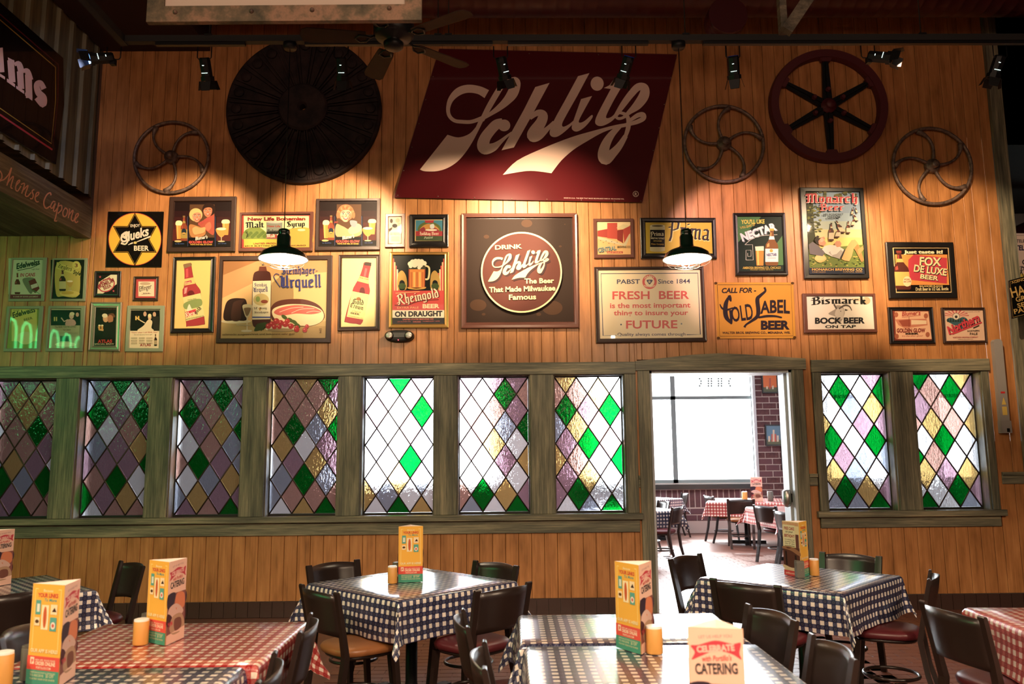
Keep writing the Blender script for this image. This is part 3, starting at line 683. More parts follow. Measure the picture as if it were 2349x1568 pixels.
# ---- track, spots, fan
TZk = float(W(1200, 92, TRK_Y)[2])
A, B = W(290, 95, TRK_Y), W(2349, 94, TRK_Y); x0, x1 = A[0], B[0]+1.2
t = thing('light_track', 'black ceiling-hung light track running across above the wall signs', 'track', (0, 0, 0))
MB().box(x0, TRK_Y-.03, TZk-.02, x1, TRK_Y+.03, TZk+.035).build('strut', M['blackm'], t)
for k, (a, b) in enumerate(((358, 563), (700, 1130), (1165, 1487), (1612, 2420))):
    MB().box(float(W(a, 98, TRK_Y)[0]), TRK_Y-.018, TZk-.045, float(W(b, 98, TRK_Y)[0]), TRK_Y+.018, TZk-.021).build('track', M['black'], t)
for px in (480, 1005, 1029, 1572, 2113): X = float(W(px, 85, TRK_Y)[0]); MB().tube([(X, TRK_Y, TZk+.03), (X, TRK_Y, ZT)], .005, 6).box(X-.03, TRK_Y-.035, TZk+.03, X+.03, TRK_Y+.035, TZk+.045).build('hanger', M['black'], t)
t = thing('light_track', 'black track running toward the viewer along the overhang', 'track', (0, 0, 0))
MB().box(x0-.06, -8, TZk-.03, x0, TRK_Y+.03, TZk+.035).build('strut', M['blackm'], t)
SPOTS = [  # pixel of the fixing, tilt in the picture plane (deg from straight down, + right), tilt to the wall, light target px on the wall, power, colour, label
 (262, 106, -70, -28, (60, 330), 22, (.55, .65, 1), 'blue-lensed track spot at the corner of the overhang', 'b'),
 (470, 104, 2, 28, (430, 575), 420, WARM, 'track spot above the curved-spoke wheel at left', None),
 (783, 104, 0, 28, (770, 560), 560, WARM, 'track spot in front of the dark ribbed disc', None),
 (1148, 104, 14, 30, (1230, 540), 680, WARM, 'track spot with a yellow-lit flap over the big red sign', None),
 (1442, 104, -16, 30, (1060, 560), 480, WARM, 'track spot with a blue back cap over the big red sign', 'c'),
 (1680, 104, 8, 22, (1700, 580), 300, (1, .62, .55), 'track spot with blue flaps left of the red flywheel', 'c'),
 (1990, 106, 66, -30, (2160, 620), 480, WARM, 'bright track spot tipped sideways over the red flywheel', 'w'),
 (2293, 110, -14, 20, (1900, 600), 260, WARM, 'track spot hanging by the right-hand post', None)]
bodyM = MB(); bodyM.lathe([(.0, .0), (.040, .0), (.048, .012), (.048, .15), (.058, .152), (.058, .185)], n=8, smooth=False)
bodyM = bodyM.mesh('lamp_body', M['black']); body_b = bodyM.copy(); 
capb = mat('blue_back_cap', (.01, .06, .45), .3)
dots = MB()
for k in range(5): dots.box(-.022+.0105*k, .046, .12, -.018+.0105*k, .0492, .124)
for k in range(2): dots.box(-.008+.009*k, .046, .06, -.004+.009*k, .0495, .064)
dots = dots.mesh('vent_light', M['ledg'])
flap = MB().prism([(-.045, .056, .187), (.045, .056, .187), (.045, .059, .187), (-.045, .059, .187)], [(-.035, .078, .26), (.035, .078, .26), (.035, .081, .26), (-.035, .081, .26)]).mesh('barn_door', M['black'])
yoke = MB().tube([(-.058, 0, .075), (-.058, 0, -.02), (-.045, 0, -.035), (.045, 0, -.035), (.058, 0, -.02), (.058, 0, .075)], .005, 6).box(-.02, -.02, -.085, .02, .02, -.035).mesh('yoke', M['black'])
lens = MB().lathe([(.0, .17), (.05, .17), (.05, .176)], n=20).mesh('lens', M['lensw'])
lensb = MB().lathe([(.0, .183), (.052, .183), (.052, .187)], n=20).mesh('lens', M['lensb'])
for (px, py, tilt, back, tgt, pw, colr, lb, extra) in SPOTS:
    c = W(px, py, TRK_Y); r = thing('track_spotlight', lb, 'spotlight', (c[0], TRK_Y, TZk-.045-.085), 0, 'track spotlights along the rail')
    k = link('yoke', yoke, r); k.rotation_euler = (PI*0, 0, 0)
    # body axis: local +z points down the beam
    tl, bk = math.radians(tilt), math.radians(back)
    d = Vector((math.sin(tl)*_c(bk), _s(bk), -_c(tl)*_c(bk))).normalized()
    q = d.to_track_quat('Z', 'Y'); 
    # keep the row of little lights towards the viewer
    mtx = q.to_matrix(); best = min(range(8), key=lambda i: (mtx @ Matrix.Rotation(i*PI/4, 3, 'Z') @ Vector((0, 1, 0))).y); rot = (mtx @ Matrix.Rotation(best*PI/4, 3, 'Z')).to_euler()
    def place(nm, me, extra_rot=None):
        o = link(nm, me, r); o.rotation_euler = rot if extra_rot is None else (mtx @ Matrix.Rotation(best*PI/4+extra_rot, 3, 'Z')).to_euler(); o.location = (0, 0, -.02); return o
    b = place('lamp_body', bodyM); place('vent_light', dots)
    for i in range(4): place('barn_door', flap, i*PI/2)
    if extra == 'w': place('lens', lens)
    if extra == 'b': place('lens', lensb)
    if extra == 'c':
        o = MB().lathe([(.0, -.004), (.043, -.004), (.047, .0)], n=8, smooth=False).build('back_cap', capb, r); o.rotation_euler = rot; o.location = (0, 0, -.02)
    T = W(tgt[0], tgt[1], 0)
    light('SPOT', 'spot_beam', tuple(Vector((c[0], TRK_Y, TZk-.17))+d*.28), pw, colr, .045, aim=tuple(T), spot_size=math.radians(60 if tgt[0] in (1230, 1010, 60) else 46), spot_blend=.9 if tgt[0] in (1230, 1010) else .5)
# ceiling fan
c = W(903, 88, -2.95); t = thing('ceiling_fan', 'dark ceiling fan with five brown wooden blades', 'fan', tuple(c))
MB().lathe([(.0, -.085), (.055, -.083), (.07, -.07), (.075, -.04), (.05, -.035), (.05, -.01), (.13, .0), (.15, .03), (.15, .11), (.12, .14), (.05, .16), (.0, .165)], n=28).build('motor', M['black'], t)
MB().tube([(0, 0, .16), (0, 0, ZT-c[2])], .012, 8).build('rod', M['black'], t)
def fan_ang(px, py):
    p = ray(px, py); q = CAM+p*((c[2]-CAM[2])/p[2]); return math.atan2(q[1]-c[1], q[0]-c[0])
a0 = fan_ang(1060, 150)
blade = MB(); prof = [(.20, -.055), (.24, -.062), (.62, -.078), (.665, -.06), (.68, 0), (.665, .06), (.62, .078), (.24, .062), (.20, .055)]
blade.prism([(p[0], p[1], -.004+p[1]*.18) for p in prof], [(p[0], p[1], .004+p[1]*.18) for p in prof]); blade = blade.mesh('blade', M['fanwood'])
brk_ = MB().tube([(.13, 0, .02), (.17, 0, .0), (.20, .035, -.01), (.25, .045, -.012), (.28, 0, -.012), (.25, -.045, -.012), (.20, -.035, -.01), (.17, 0, .0)], .008, 6).mesh('blade_bracket', M['black'])
for k in range(5):
    for nm, me in (('blade', blade), ('blade_bracket', brk_)):
        o = link(nm, me, t); o.rotation_euler = (0, 0, a0+k*2*PI/5)
# ---- pendants with wire guards
SH = [(.028, .235), (.045, .225), (.048, .20), (.042, .195), (.055, .17), (.055, .10), (.062, .085), (.075, .08), (.14, .055), (.175, .030), (.188, .0), (.195, -.012)]
for px, lb in ((650, 'green enamel pendant lamp with wire guard before the wide ham-and-bottle poster'), (1576, 'green enamel pendant lamp with wire guard before the yellow malt poster')):
    c = W(px, 590, TRK_Y); t = thing('pendant_lamp', lb, 'lamp', tuple(c))
    MB().lathe(SH, n=40, cap=False).build('shade', M['green'], t)
    MB().lathe([(max(r-.004, .001), z-.003) for r, z in SH[7:]], n=40, cap=False).build('reflector', M['white'], t)
    mb = MB()
    mb.tube([(.197*_c(a), .197*_s(a), -.014) for a in [2*PI*k/40 for k in range(40)]], .0035, 6, closed=True)
    mb.tube([(.10*_c(a), .10*_s(a), -.078) for a in [2*PI*k/32 for k in range(32)]], .0022, 6, closed=True)
    for k in range(8):
        a = 2*PI*k/8; mb.tube([(r*_c(a), r*_s(a), z) for r, z in ((.197, -.014), (.18, -.045), (.145, -.068), (.10, -.078), (.05, -.084), (.0, -.085))], .002, 5)
    mb.build('wire_guard', M['wire'], t)
    MB().lathe([(.0, -.045), (.020, -.04), (.032, -.02), (.030, .0), (.018, .03), (.014, .06)], n=16).build('bulb', M['bulb'], t)
    top = TZk-c[2]-.05
    MB().tube([(0, 0, .23), (0, 0, top)], .0035, 6).build('cord', M['black'], t)
    MB().lathe([(.0, top-.03), (.05, top-.028), (.058, top-.01), (.058, top+.02)], n=20).build('canopy', M['black'], t)
    light('POINT', 'pendant_bulb', (c[0], c[1], c[2]-.055), 70, (1, .80, .55), .03)
# ---- timber brace and framed metal panel overhead
def timber(a, b, w, d, m, parent=None, nm='timber'):
    A, B = Vector(a), Vector(b); t_ = (B-A).normalized(); s_ = t_.cross(Vector((0, 1, 0))).normalized()*w; y_ = Vector((0, d, 0))
    return MB().prism([tuple(A+s_*i+y_*j) for i, j in ((-1, -1), (1, -1), (1, 1), (-1, 1))], [tuple(B+s_*i+y_*j) for i, j in ((-1, -1), (1, -1), (1, 1), (-1, 1))]).build(nm, m, parent)
t = thing('timber_brace', 'rough timber brace hanging from the ceiling near the red duct', 'brace', (0, 0, 0))
timber(W(1797, 76, -3.2), W(1784, -120, -3.2), .024, .03, M['beam'], t); timber(W(1803, 72, -3.28), W(1925, -110, -3.28), .04, .03, M['beam'], t)
FY = -4.3
def F(x, y): return W(x, y, FY)
t = thing('overhead_sign', 'weathered riveted metal frame around a white panel, hanging overhead', 'sign', (0, 0, 0))
bl_, br_ = F(335, 50), F(967, 40); il_, ir_ = F(366, 8), F(900, -6)
x0, z0, x1 = bl_[0], bl_[2], br_[0]; th = .095; zt_ = z0+1.1
MB().prism([(x0, FY, z0), (x0+th, FY, z0+th), (x0+th, FY+.035, z0+th), (x0, FY+.035, z0)], [(x1, FY, z0+.01), (x1-th, FY, z0+th+.01), (x1-th, FY+.035, z0+th+.01), (x1, FY+.035, z0+.01)]).build('bottom_rail', M['rust'], t)
MB().prism([(x0, FY, z0), (x0+th, FY, z0+th), (x0+th, FY+.035, z0+th), (x0, FY+.035, z0)], [(x0, FY, zt_), (x0+th, FY, zt_-th), (x0+th, FY+.035, zt_-th), (x0, FY+.035, zt_)]).build('side_rail', M['rust'], t)
MB().prism([(x1, FY, z0+.01), (x1-th, FY, z0+th+.01), (x1-th, FY+.035, z0+th+.01), (x1, FY+.035, z0+.01)], [(x1, FY, zt_), (x1-th, FY, zt_-th), (x1-th, FY+.035, zt_-th), (x1, FY+.035, zt_)]).build('side_rail', M['rust'], t)
MB().prism([(x0, FY, zt_), (x0+th, FY, zt_-th), (x0+th, FY+.035, zt_-th), (x0, FY+.035, zt_)], [(x1, FY, zt_), (x1-th, FY, zt_-th), (x1-th, FY+.035, zt_-th), (x1, FY+.035, zt_)]).build('top_rail', M['rust'], t)
MB().box(x0+.05, FY+.015, z0+.05, x1-.05, FY+.03, zt_-.05).build('panel', mat('aged_white_panel', (.62, .50, .42), .5), t)
for px, py in ((402, 28), (577, 26), (716, 23), (893, 19)):
    p = F(px, py); MB().lathe([(.0, -.016), (.008, -.014), (.013, -.004), (.014, .002)], (p[0], FY, p[2]), 14, 'y').build('rivet', M['iron'], t)
for xx in (x0+.1, x1-.1): MB().tube([(xx, FY+.06, zt_-.02), (xx, FY+.06, ZT)], .006, 6).build('hanger', M['black'], t)
# ---- emergency light, door operator, closer bracket
c = W(917, 771, -.03); t = thing('emergency_light', 'black emergency light with two round lamp heads under the gold-framed poster', 'light', (c[0], 0, c[2]))
mb = MB(); n = 36; ov = [(.155*math.copysign(abs(_c(a))**.8, _c(a)), .066*math.copysign(abs(_s(a))**.8, _s(a))) for a in [2*PI*k/n for k in range(n)]]
L_ = [(-.017, 1.0), (-.07, .96), (-.085, .84), (-.09, .6)]
mb.add([(x*g, y, z*g) for y, g in L_ for x, z in ov], [(i*n+k, i*n+(k+1) % n, (i+1)*n+(k+1) % n, (i+1)*n+k) for i in range(3) for k in range(n)]+[tuple(3*n+k for k in range(n))], True); mb.build('housing', M['blackm'], t)
lm = mat('faceted_lamp_glass', (.75, .74, .68), .15, .4); nn = noisetex(lm, 70, detail=1); bump(lm, nn.outputs[0], 1, .01)
for sx in (-1, 1):
    MB().lathe([(.0, -.118), (.030, -.115), (.043, -.105), (.048, -.09), (.048, -.05)], (sx*.104, 0, 0), 24, 'y').build('lamp_head', M['black'], t)
    MB().lathe([(.0, -.126), (.022, -.124), (.038, -.116)], (sx*.104, 0, 0), 20, 'y').build('lens', lm, t)
MB().box(-.085, -.094, -.018, -.0+.07, -.088, .03).build('cover', mat('olive_cover', (.04, .04, .03), .4), t)
MB().lathe([(.0, -.096), (.005, -.096), (.005, -.088)], (-.008, 0, -.048), 10, 'y').build('indicator', mat('red_indicator', (1, .1, .1), emit=(1, .05, .08), es=6), t)
a, b = W(2289, 778, -.04), W(2304, 993, -.04); t = thing('door_operator', 'tall narrow grey plastic box on the wall beside the post', 'box', (0, 0, 0))
zt_, zb_ = a[2], b[2]; xa = (a[0]+b[0])/2-.01; w2 = .047
pr = [(xa-w2, zb_+.13), (xa-w2, zt_-.03), (xa-w2+.015, zt_-.006), (xa, zt_), (xa+w2-.015, zt_-.006), (xa+w2, zt_-.03), (xa+w2, zb_+.13)]
MB().prism([(x, -.017, z) for x, z in pr], [(x, -.075, z) for x, z in pr]).build('cover', M['greybox'], t)
MB().box(xa-w2-.005, -.085, zb_, xa+w2+.008, -.017, zb_+.129).build('end_cap', M['greybox'], t)
MB().box(xa+.0, -.088, zb_+.012, xa+.03, -.0852, zb_+.05).build('slot', M['black'], t)
MB().box(xa-.022, -.077, zb_+.42, xa+.022, -.0752, zb_+.44).build('red_label', mat('red_sticker', (.6, .03, .03), .4), t)
yl = mat('yellow_sticker', (.75, .52, .12), .4)
MB().prism([(xa-.024, -.0752, zb_+.30), (xa+.024, -.0752, zb_+.30), (xa, -.0752, zb_+.38)], [(xa-.024, -.0765, zb_+.30), (xa+.024, -.0765, zb_+.30), (xa, -.0765, zb_+.38)]).box(xa-.024, -.0765, zb_+.19, xa+.026, -.0752, zb_+.28).build('warning_label', yl, t)
c = W(1806, 1141, .12); t = thing('door_closer_bracket', 'black and steel door holder fixed to the pale door jamb', 'bracket', tuple(c))
MB().box(-.045, -.03, -.045, .09, .03, .045).build('arm', M['black'], t)
MB().lathe([(.0, -.10), (.03, -.09), (.045, -.06), (.045, .07), (.03, .085), (.0, .085)], (-.01, -.02, 0), 18).build('barrel', M['steel'], t)
# neon strokes on the left wall under the overhang (outside the picture, seen mirrored in the glazed pictures)
t = thing('neon_sign', 'green neon letters on the far left wall under the overhang, mirrored in picture glass', 'sign', (-8.0, 0, 0))
for k in range(7):
    y0 = -7.2+k*.42
    MB().tube([(0, y0, 3.0), (0, y0+.02, 3.75), (0, y0+.08, 3.88), (0, y0+.2, 3.9), (0, y0+.27, 3.8), (0, y0+.3, 3.0)], .022, 6).build('tube', M['neon'], t)
struct('wall_alcove', MB().box(-8.12, -9, 0, -8.04, 0, bz+.03), M['beam'])
# ================================================================ PRINTED THINGS
def lin(h):
    h = h.lstrip('#'); out = []
    for i in (0, 2, 4):
        c = int(h[i:i+2], 16)/255; out.append(c/12.92 if c <= .04045 else ((c+.055)/1.055)**2.4)
    return out
_TXT = {}
def textmesh(s, bold, shear, space):
    k = (s, bold, shear, space)
    if k not in _TXT:
        cu = bpy.data.curves.new('t', 'FONT'); cu.body = s; cu.offset = bold; cu.shear = shear; cu.space_character = space; cu.resolution_u = 3; cu.fill_mode = 'FRONT'
        ob = bpy.data.objects.new('t', cu); me = ob.to_mesh()
        v = np.zeros(len(me.vertices)*3); me.vertices.foreach_get('co', v); v = v.reshape(-1, 3)[:, :2]
        f = [tuple(p.vertices) for p in me.polygons]; ob.to_mesh_clear(); bpy.data.objects.remove(ob); bpy.data.curves.remove(cu)
        _TXT[k] = (v, f)
    return _TXT[k]
def smooth(pts, n=5, closed=True):
    P = [np.array(p, float) for p in pts]; K = len(P); out = []
    for i in range(K if closed else K-1):
        p0, p1, p2, p3 = (P[(i-1) % K], P[i], P[(i+1) % K], P[(i+2) % K]) if closed else (P[max(i-1, 0)], P[i], P[i+1], P[min(i+2, K-1)])
        for j in range(n):
            t = j/n; out.append(.5*((2*p1)+(-p0+p2)*t+(2*p0-5*p1+4*p2-p3)*t*t+(-p0+3*p1-3*p2+p3)*t**3))
    if not closed: out.append(P[-1])
    return [tuple(p) for p in out]
# broad-pen skeletons (x-height 1, baseline 0) for black-letter words
FR = {'n': ('.05,.85 .15,.95 .15,.1 .25,0', '.15,.75 .4,.95 .5,.85 .5,.1 .6,0'), 'm': ('.05,.85 .15,.95 .15,.1 .25,0', '.15,.75 .4,.95 .5,.85 .5,.1 .6,0', '.5,.75 .75,.95 .85,.85 .85,.1 .95,0'),
 'i': ('.05,.85 .15,.95 .15,.1 .25,0', '.1,1.3 .2,1.25'), 'l': ('.05,1.5 .15,1.6 .15,.1 .25,0',), 'r': ('.05,.85 .15,.95 .15,.1 .25,0', '.15,.75 .35,.95 .45,.85'), 'u': ('.05,.85 .15,.95 .15,.12 .25,0 .5,.2', '.5,.95 .5,.1 .6,0'),
 'o': ('.35,1 .12,.8 .12,.15 .3,0', '.3,.97 .5,.8 .5,.2 .3,0'), 'a': ('.1,.85 .3,1 .5,.85 .5,.1 .62,0', '.5,.5 .12,.35 .12,.12 .3,0 .5,.15'), 'e': ('.5,.75 .35,1 .12,.8 .12,.15 .3,0 .55,.15', '.12,.45 .5,.75'),
 'c': ('.5,.85 .35,1 .12,.8 .12,.15 .3,0 .5,.12',), 'h': ('.05,1.5 .15,1.6 .15,.1 .25,0', '.15,.75 .4,.95 .5,.85 .5,.0 .4,-.3'), 's': ('.5,.85 .35,1 .12,.8 .45,.35 .45,.15 .25,0 .05,.12',),
 't': ('.15,1.25 .15,.12 .3,0 .42,.1', '0,.9 .38,.9'), 'g': ('.5,.9 .3,1 .12,.8 .12,.2 .3,.05 .5,.2', '.5,.95 .5,-.3 .3,-.45 .1,-.3'), 'd': ('.1,1.5 .4,1.1 .5,.7 .5,.15 .3,0 .12,.15 .12,.7 .35,.95',), 'k': ('.05,1.5 .15,1.6 .15,.1 .25,0', '.15,.5 .4,.95 .5,.8 .3,.55', '.3,.55 .5,.1 .6,0'),
 'q': ('.5,.9 .3,1 .12,.8 .12,.2 .3,.05 .5,.2', '.5,.95 .5,-.45'), 'y': ('.05,.85 .15,.95 .15,.2 .3,.05 .5,.2', '.5,.95 .5,.1 .4,-.3 .1,-.45'), 'p': ('.12,.9 .15,-.45', '.15,.8 .35,1 .5,.8 .5,.2 .3,0 .15,.1'), 'b': ('.15,1.55 .15,.12', '.15,.8 .35,1 .5,.8 .5,.2 .3,0 .15,.12'),
 'M': ('-.05,1.2 .1,1.5 .2,1.3 .2,.1 .0,0', '.2,1.3 .45,1.55 .6,1.35 .6,.1 .5,0', '.6,1.3 .85,1.55 1,1.35 1,.15 1.15,0', '.0,.7 .3,.75'), 'B': ('.0,1.3 .2,1.5 .2,.1 -.05,0 .5,0', '.1,1.45 .5,1.6 .7,1.35 .6,1 .25,.85', '.25,.85 .7,.8 .8,.4 .6,.05 .4,0', '-.1,.9 .1,1'),
 'P': ('.0,1.3 .2,1.5 .2,.0 .1,-.4', '.1,1.45 .5,1.6 .75,1.3 .7,.8 .3,.6', '-.1,.8 .1,.9'), 'S': ('.75,1.35 .5,1.6 .15,1.35 .2,1.05 .65,.65 .7,.3 .4,0 .0,.15', '.4,1.3 .35,.3'), 'U': ('-.05,1.4 .15,1.5 .2,1.2 .15,.3 .4,0 .75,.25', '.75,1.55 .75,.1 .9,0', '.4,1.3 .4,.3'),
 'H': ('.0,1.4 .2,1.5 .2,.1 .0,0', '.2,.8 .5,1 .7,.8 .7,.1 .5,-.2', '.2,1.4 .6,1.55'), 'R': ('.0,1.3 .2,1.5 .2,.1 .0,-.1', '.1,1.45 .5,1.65 .75,1.35 .65,.95 .25,.8', '.35,.8 .7,.15 .95,-.1', '-.15,.2 .1,.3'), '-': ('.05,.5 .4,.55',), ' ': (), 'G': ('.8,1.3 .5,1.6 .15,1.3 .1,.3 .4,0 .8,.2 .8,.8', '.4,.75 .9,.8', '.45,1.4 .4,.3'), 'C': ('.8,1.3 .5,1.6 .15,1.3 .1,.3 .4,0 .8,.25', '.45,1.4 .4,.3'), 'Z': ('.1,1.3 .3,1.5 .7,1.35 .2,.2', '.1,.1 .4,.15 .8,0', '.2,.8 .6,.75'), 'w': ('.05,.85 .15,.95 .15,.12 .3,0 .5,.2', '.5,.95 .5,.1 .65,0 .85,.2 .85,.95'), 'N': ('.0,1.3 .15,1.5 .2,.1 .05,0', '.15,1.4 .7,.2', '.7,1.5 .7,0')}
FW_ = {'m': 1.08, 'i': .36, 'l': .36, 'r': .55, 't': .5, 'M': 1.3, 'B': .98, 'P': .92, 'S': .92, 'U': 1.05, 'H': .95, 'R': 1.05, ' ': .45, '-': .5, 'N': .95, 'G': 1.02, 'C': .98, 'Z': .92, 'w': 1.08}
class Art:
    """flat print in photograph coordinates: crop origin and scale, laid on one plane"""
    def __init__(s, ox, oy, sc, proj, step=.00012, off=0):
        s.o = (ox, oy, sc); s.proj = proj; s.v = []; s.f = []; s.c = []; s.k = 0; s.step = step; s.aff = None; s.off = off; s.strips = False
    def to(s, pts):
        s.k += 1; out = []
        for x, y in pts:
            if s.aff is not None: x, y = s.aff @ np.array([x, y, 1.])
            out.append(s.proj(s.o[0]+x/s.o[2], s.o[1]+y/s.o[2], s.k*s.step+s.off))
        return out
    def poly(s, col, pts, fs=None):
        o = len(s.v); P = s.to(pts); s.v += [tuple(p) for p in P]; fs = fs or [tuple(range(len(pts)))]
        s.f += [tuple(i+o for i in f) for f in fs]; s.c += [lin(col)]*len(fs)
    def q(s, col, *a): s.poly(col, [(a[i], a[i+1]) for i in range(0, len(a), 2)])
    def r(s, col, x0, y0, x1, y1):
        if s.strips and x1-x0 > 12:
            K = max(2, int((x1-x0)/8)); X = [x0+(x1-x0)*i/K for i in range(K+1)]
            s.poly(col, [(x, y0) for x in X]+[(x, y1) for x in X], [(i, i+1, K+2+i, K+1+i) for i in range(K)])
        else: s.poly(col, [(x0, y0), (x1, y0), (x1, y1), (x0, y1)])
    def sm(s, col, *a): s.poly(col, smooth([(a[i], a[i+1]) for i in range(0, len(a), 2)]))
    def e(s, col, cx, cy, rx, ry=None, rot=0, n=28):
        ry = ry or rx; c_, s_ = math.cos(rot), math.sin(rot)
        s.poly(col, [(cx+rx*math.cos(t)*c_-ry*math.sin(t)*s_, cy+rx*math.cos(t)*s_+ry*math.sin(t)*c_) for t in [2*PI*k/n for k in range(n)]])
    def frame(s, col, x0, y0, x1, y1, w): s.poly(col, [(x0, y0), (x1, y0), (x1, y1), (x0, y1), (x0+w, y0+w), (x1-w, y0+w), (x1-w, y1-w), (x0+w, y1-w)], [(0, 1, 5, 4), (1, 2, 6, 5), (2, 3, 7, 6), (3, 0, 4, 7)])
    def l(s, col, w, *a, sm=False, n=5):
        """stroke; w number or list of widths"""
        p = [(a[i], a[i+1]) for i in range(0, len(a), 2)]; ws = w if isinstance(w, (list, tuple)) else [w]*len(p)
        if sm: q = smooth([(x, y, ww) for (x, y), ww in zip(p, ws)], n, False); p = [(x[0], x[1]) for x in q]; ws = [x[2] for x in q]
        Lp, Rp = [], []
        for i in range(len(p)):
            a_, b_ = p[max(i-1, 0)], p[min(i+1, len(p)-1)]; dx, dy = b_[0]-a_[0], b_[1]-a_[1]; d = math.hypot(dx, dy) or 1
            nx, ny = -dy/d*ws[i]/2, dx/d*ws[i]/2; Lp.append((p[i][0]+nx, p[i][1]+ny)); Rp.append((p[i][0]-nx, p[i][1]-ny))
        K = len(p); o = len(s.v); k0 = s.k
        for side in (Lp, Rp):
            for i, pt in enumerate(side): s.k = k0+i*.08; s.v.append(tuple(s.to([pt])[0]))
        s.k = k0+1+K*.08; s.f += [(o+i, o+i+1, o+K+i+1, o+K+i) for i in range(K-1)]; s.c += [lin(col)]*(K-1)
    def ring(s, col, cx, cy, r, w, n=48):
        A = [(cx+(r)*math.cos(2*PI*k/n), cy+(r)*math.sin(2*PI*k/n)) for k in range(n)]; B = [(cx+(r-w)*math.cos(2*PI*k/n), cy+(r-w)*math.sin(2*PI*k/n)) for k in range(n)]
        s.poly(col, A+B, [(k, (k+1) % n, n+(k+1) % n, n+k) for k in range(n)])
    def t(s, col, txt, x0, y0, x1, y1, h, bold=.01, shear=0, bow=0, space=1.0, grow=0, serif=False):
        v, f = textmesh(txt, bold, shear, space)
        if not len(v): return
        xa, xb = v[:, 0].min(), v[:, 0].max(); sx = 1/(xb-xa); D = math.hypot(x1-x0, y1-y0); ux, uy = (x1-x0)/D, (y1-y0)/D; P = []
        for a, b in v:
            u = (a-xa)*sx; hh = h/.73*(1+grow*(u-.5)); w = b*hh+bow*4*u*(1-u)
            P.append((x0+ux*u*D+uy*w, y0+uy*u*D-ux*w))
        s.poly(col, P, f)
    def fr(s, col, txt, x0, y0, x1, y1, h, pen=.17, bow=0):
        """black-letter word, h = x-height"""
        wtot = sum(FW_.get(c, .72) for c in txt); D = math.hypot(x1-x0, y1-y0); ux, uy = (x1-x0)/D, (y1-y0)/D; k = D/wtot; P, Fs = [], []; X = 0
        nx, ny = pen/2, pen*.33
        def T(a, b): u = (X+a)*k; w = b*h+bow*4*(u/D)*(1-u/D); return (x0+ux*u+uy*w, y0+uy*u-ux*w)
        for c in txt:
            for st in FR.get(c, ()):
                p = [tuple(map(float, q.split(','))) for q in st.split()]
                for i in range(len(p)-1):
                    (a, b), (e, g) = p[i], p[i+1]; o = len(P)
                    P += [T(a-nx, b-ny), T(a+nx, b+ny), T(e+nx, g+ny), T(e-nx, g-ny)]; Fs.append((o, o+1, o+2, o+3))
                    o = len(P); P += [T(a-nx, b+ny*.4), T(a+nx, b-ny*.4), T(e+nx, g-ny*.4), T(e-nx, g+ny*.4)]; Fs.append((o, o+1, o+2, o+3))
            X += FW_.get(c, .72)
        # overlapping pen strokes: each one a hair in front of the last
        for i in range(0, len(Fs)): s.k += .04; s.k -= 1; s.poly(col, [P[j] for j in Fs[i]])
    def build(s, name, m, parent=None, **kw):
        me = bpy.data.meshes.new(name); me.from_pydata(s.v, [], s.f); me.materials.append(m)
        a = me.color_attributes.new('Col', 'FLOAT_COLOR', 'CORNER'); cols = []
        for p, c in zip(me.polygons, s.c): cols += [*c, 1.0]*p.loop_total
        a.data.foreach_set('color', cols); me.update(); return link(name, me, parent, **kw)
def wallproj(y): return lambda px, py, k: W(px, py, -(y+k))
def quadbox(name, q, y0, y1, m, parent, bev=0):
    a = [W(x, y, -y0) for x, y in q]; b = [(p[0], -y1, p[2]) for p in a]; return MB().prism([tuple(p) for p in a], b).build(name, m, parent)
def picture(label, q, inner, m, dep=.035, lip=.012, cat='picture', name='framed_picture', group=None, art=None, mat_print='print', glow=0, steps=1, backc='1a1512'):
    """q: outer corners of the frame in the photograph (tl, tr, br, bl); inner: corners of the picture opening; mitred rails"""
    t = thing(name, label, cat, group=group)
    Pq = [W(x, y, -dep) for x, y in q]; Pi = [W(x, y, -dep+lip) for x, y in inner]
    for i in range(4):
        j = (i+1) % 4; mb = MB(); o, o2, a, b = Pq[i], Pq[j], Pi[i], Pi[j]
        prof_o = [(o[0], -.018, o[2]), (o[0], -dep+.004, o[2])]
        def lerp(p, r, u, yy): return (p[0]*(1-u)+r[0]*u, yy, p[2]*(1-u)+r[2]*u)
        def ringpts(P, R): 
            z = [(P[0], -.018, P[2]), (P[0], -dep+.003, P[2]), lerp(P, R, .12, -dep)]
            for s_ in range(1, steps): z += [lerp(P, R, .12+.7*s_/steps, -dep+.004*s_), lerp(P, R, .14+.7*s_/steps, -dep+.004*s_+.003)]
            return z+[lerp(P, R, .86, -dep+.003*steps-.002), (R[0], -dep+lip, R[2]), (R[0], -.018, R[2])]
        ra, rb = ringpts(o, a), ringpts(o2, b); mb.prism(ra, rb); mb.build('frame_rail', m, t)
    quadbox('backing', inner, .0175, dep-lip-.0035, M['blackf'], t)
    if art is not None:
        A = Art(art[0], art[1], art[2], wallproj(dep-lip-.0034)); art[3](A); A.build('print', M[mat_print], t)
    return t
S5, S6, S7, S8, SB, SC = 4.1275, 4.356, 4.354, 4.7515, 4.698, 3.7335
def P4(ox, oy, s, *a): return [(ox+a[i]/s, oy+a[i+1]/s) for i in range(0, len(a), 2)]
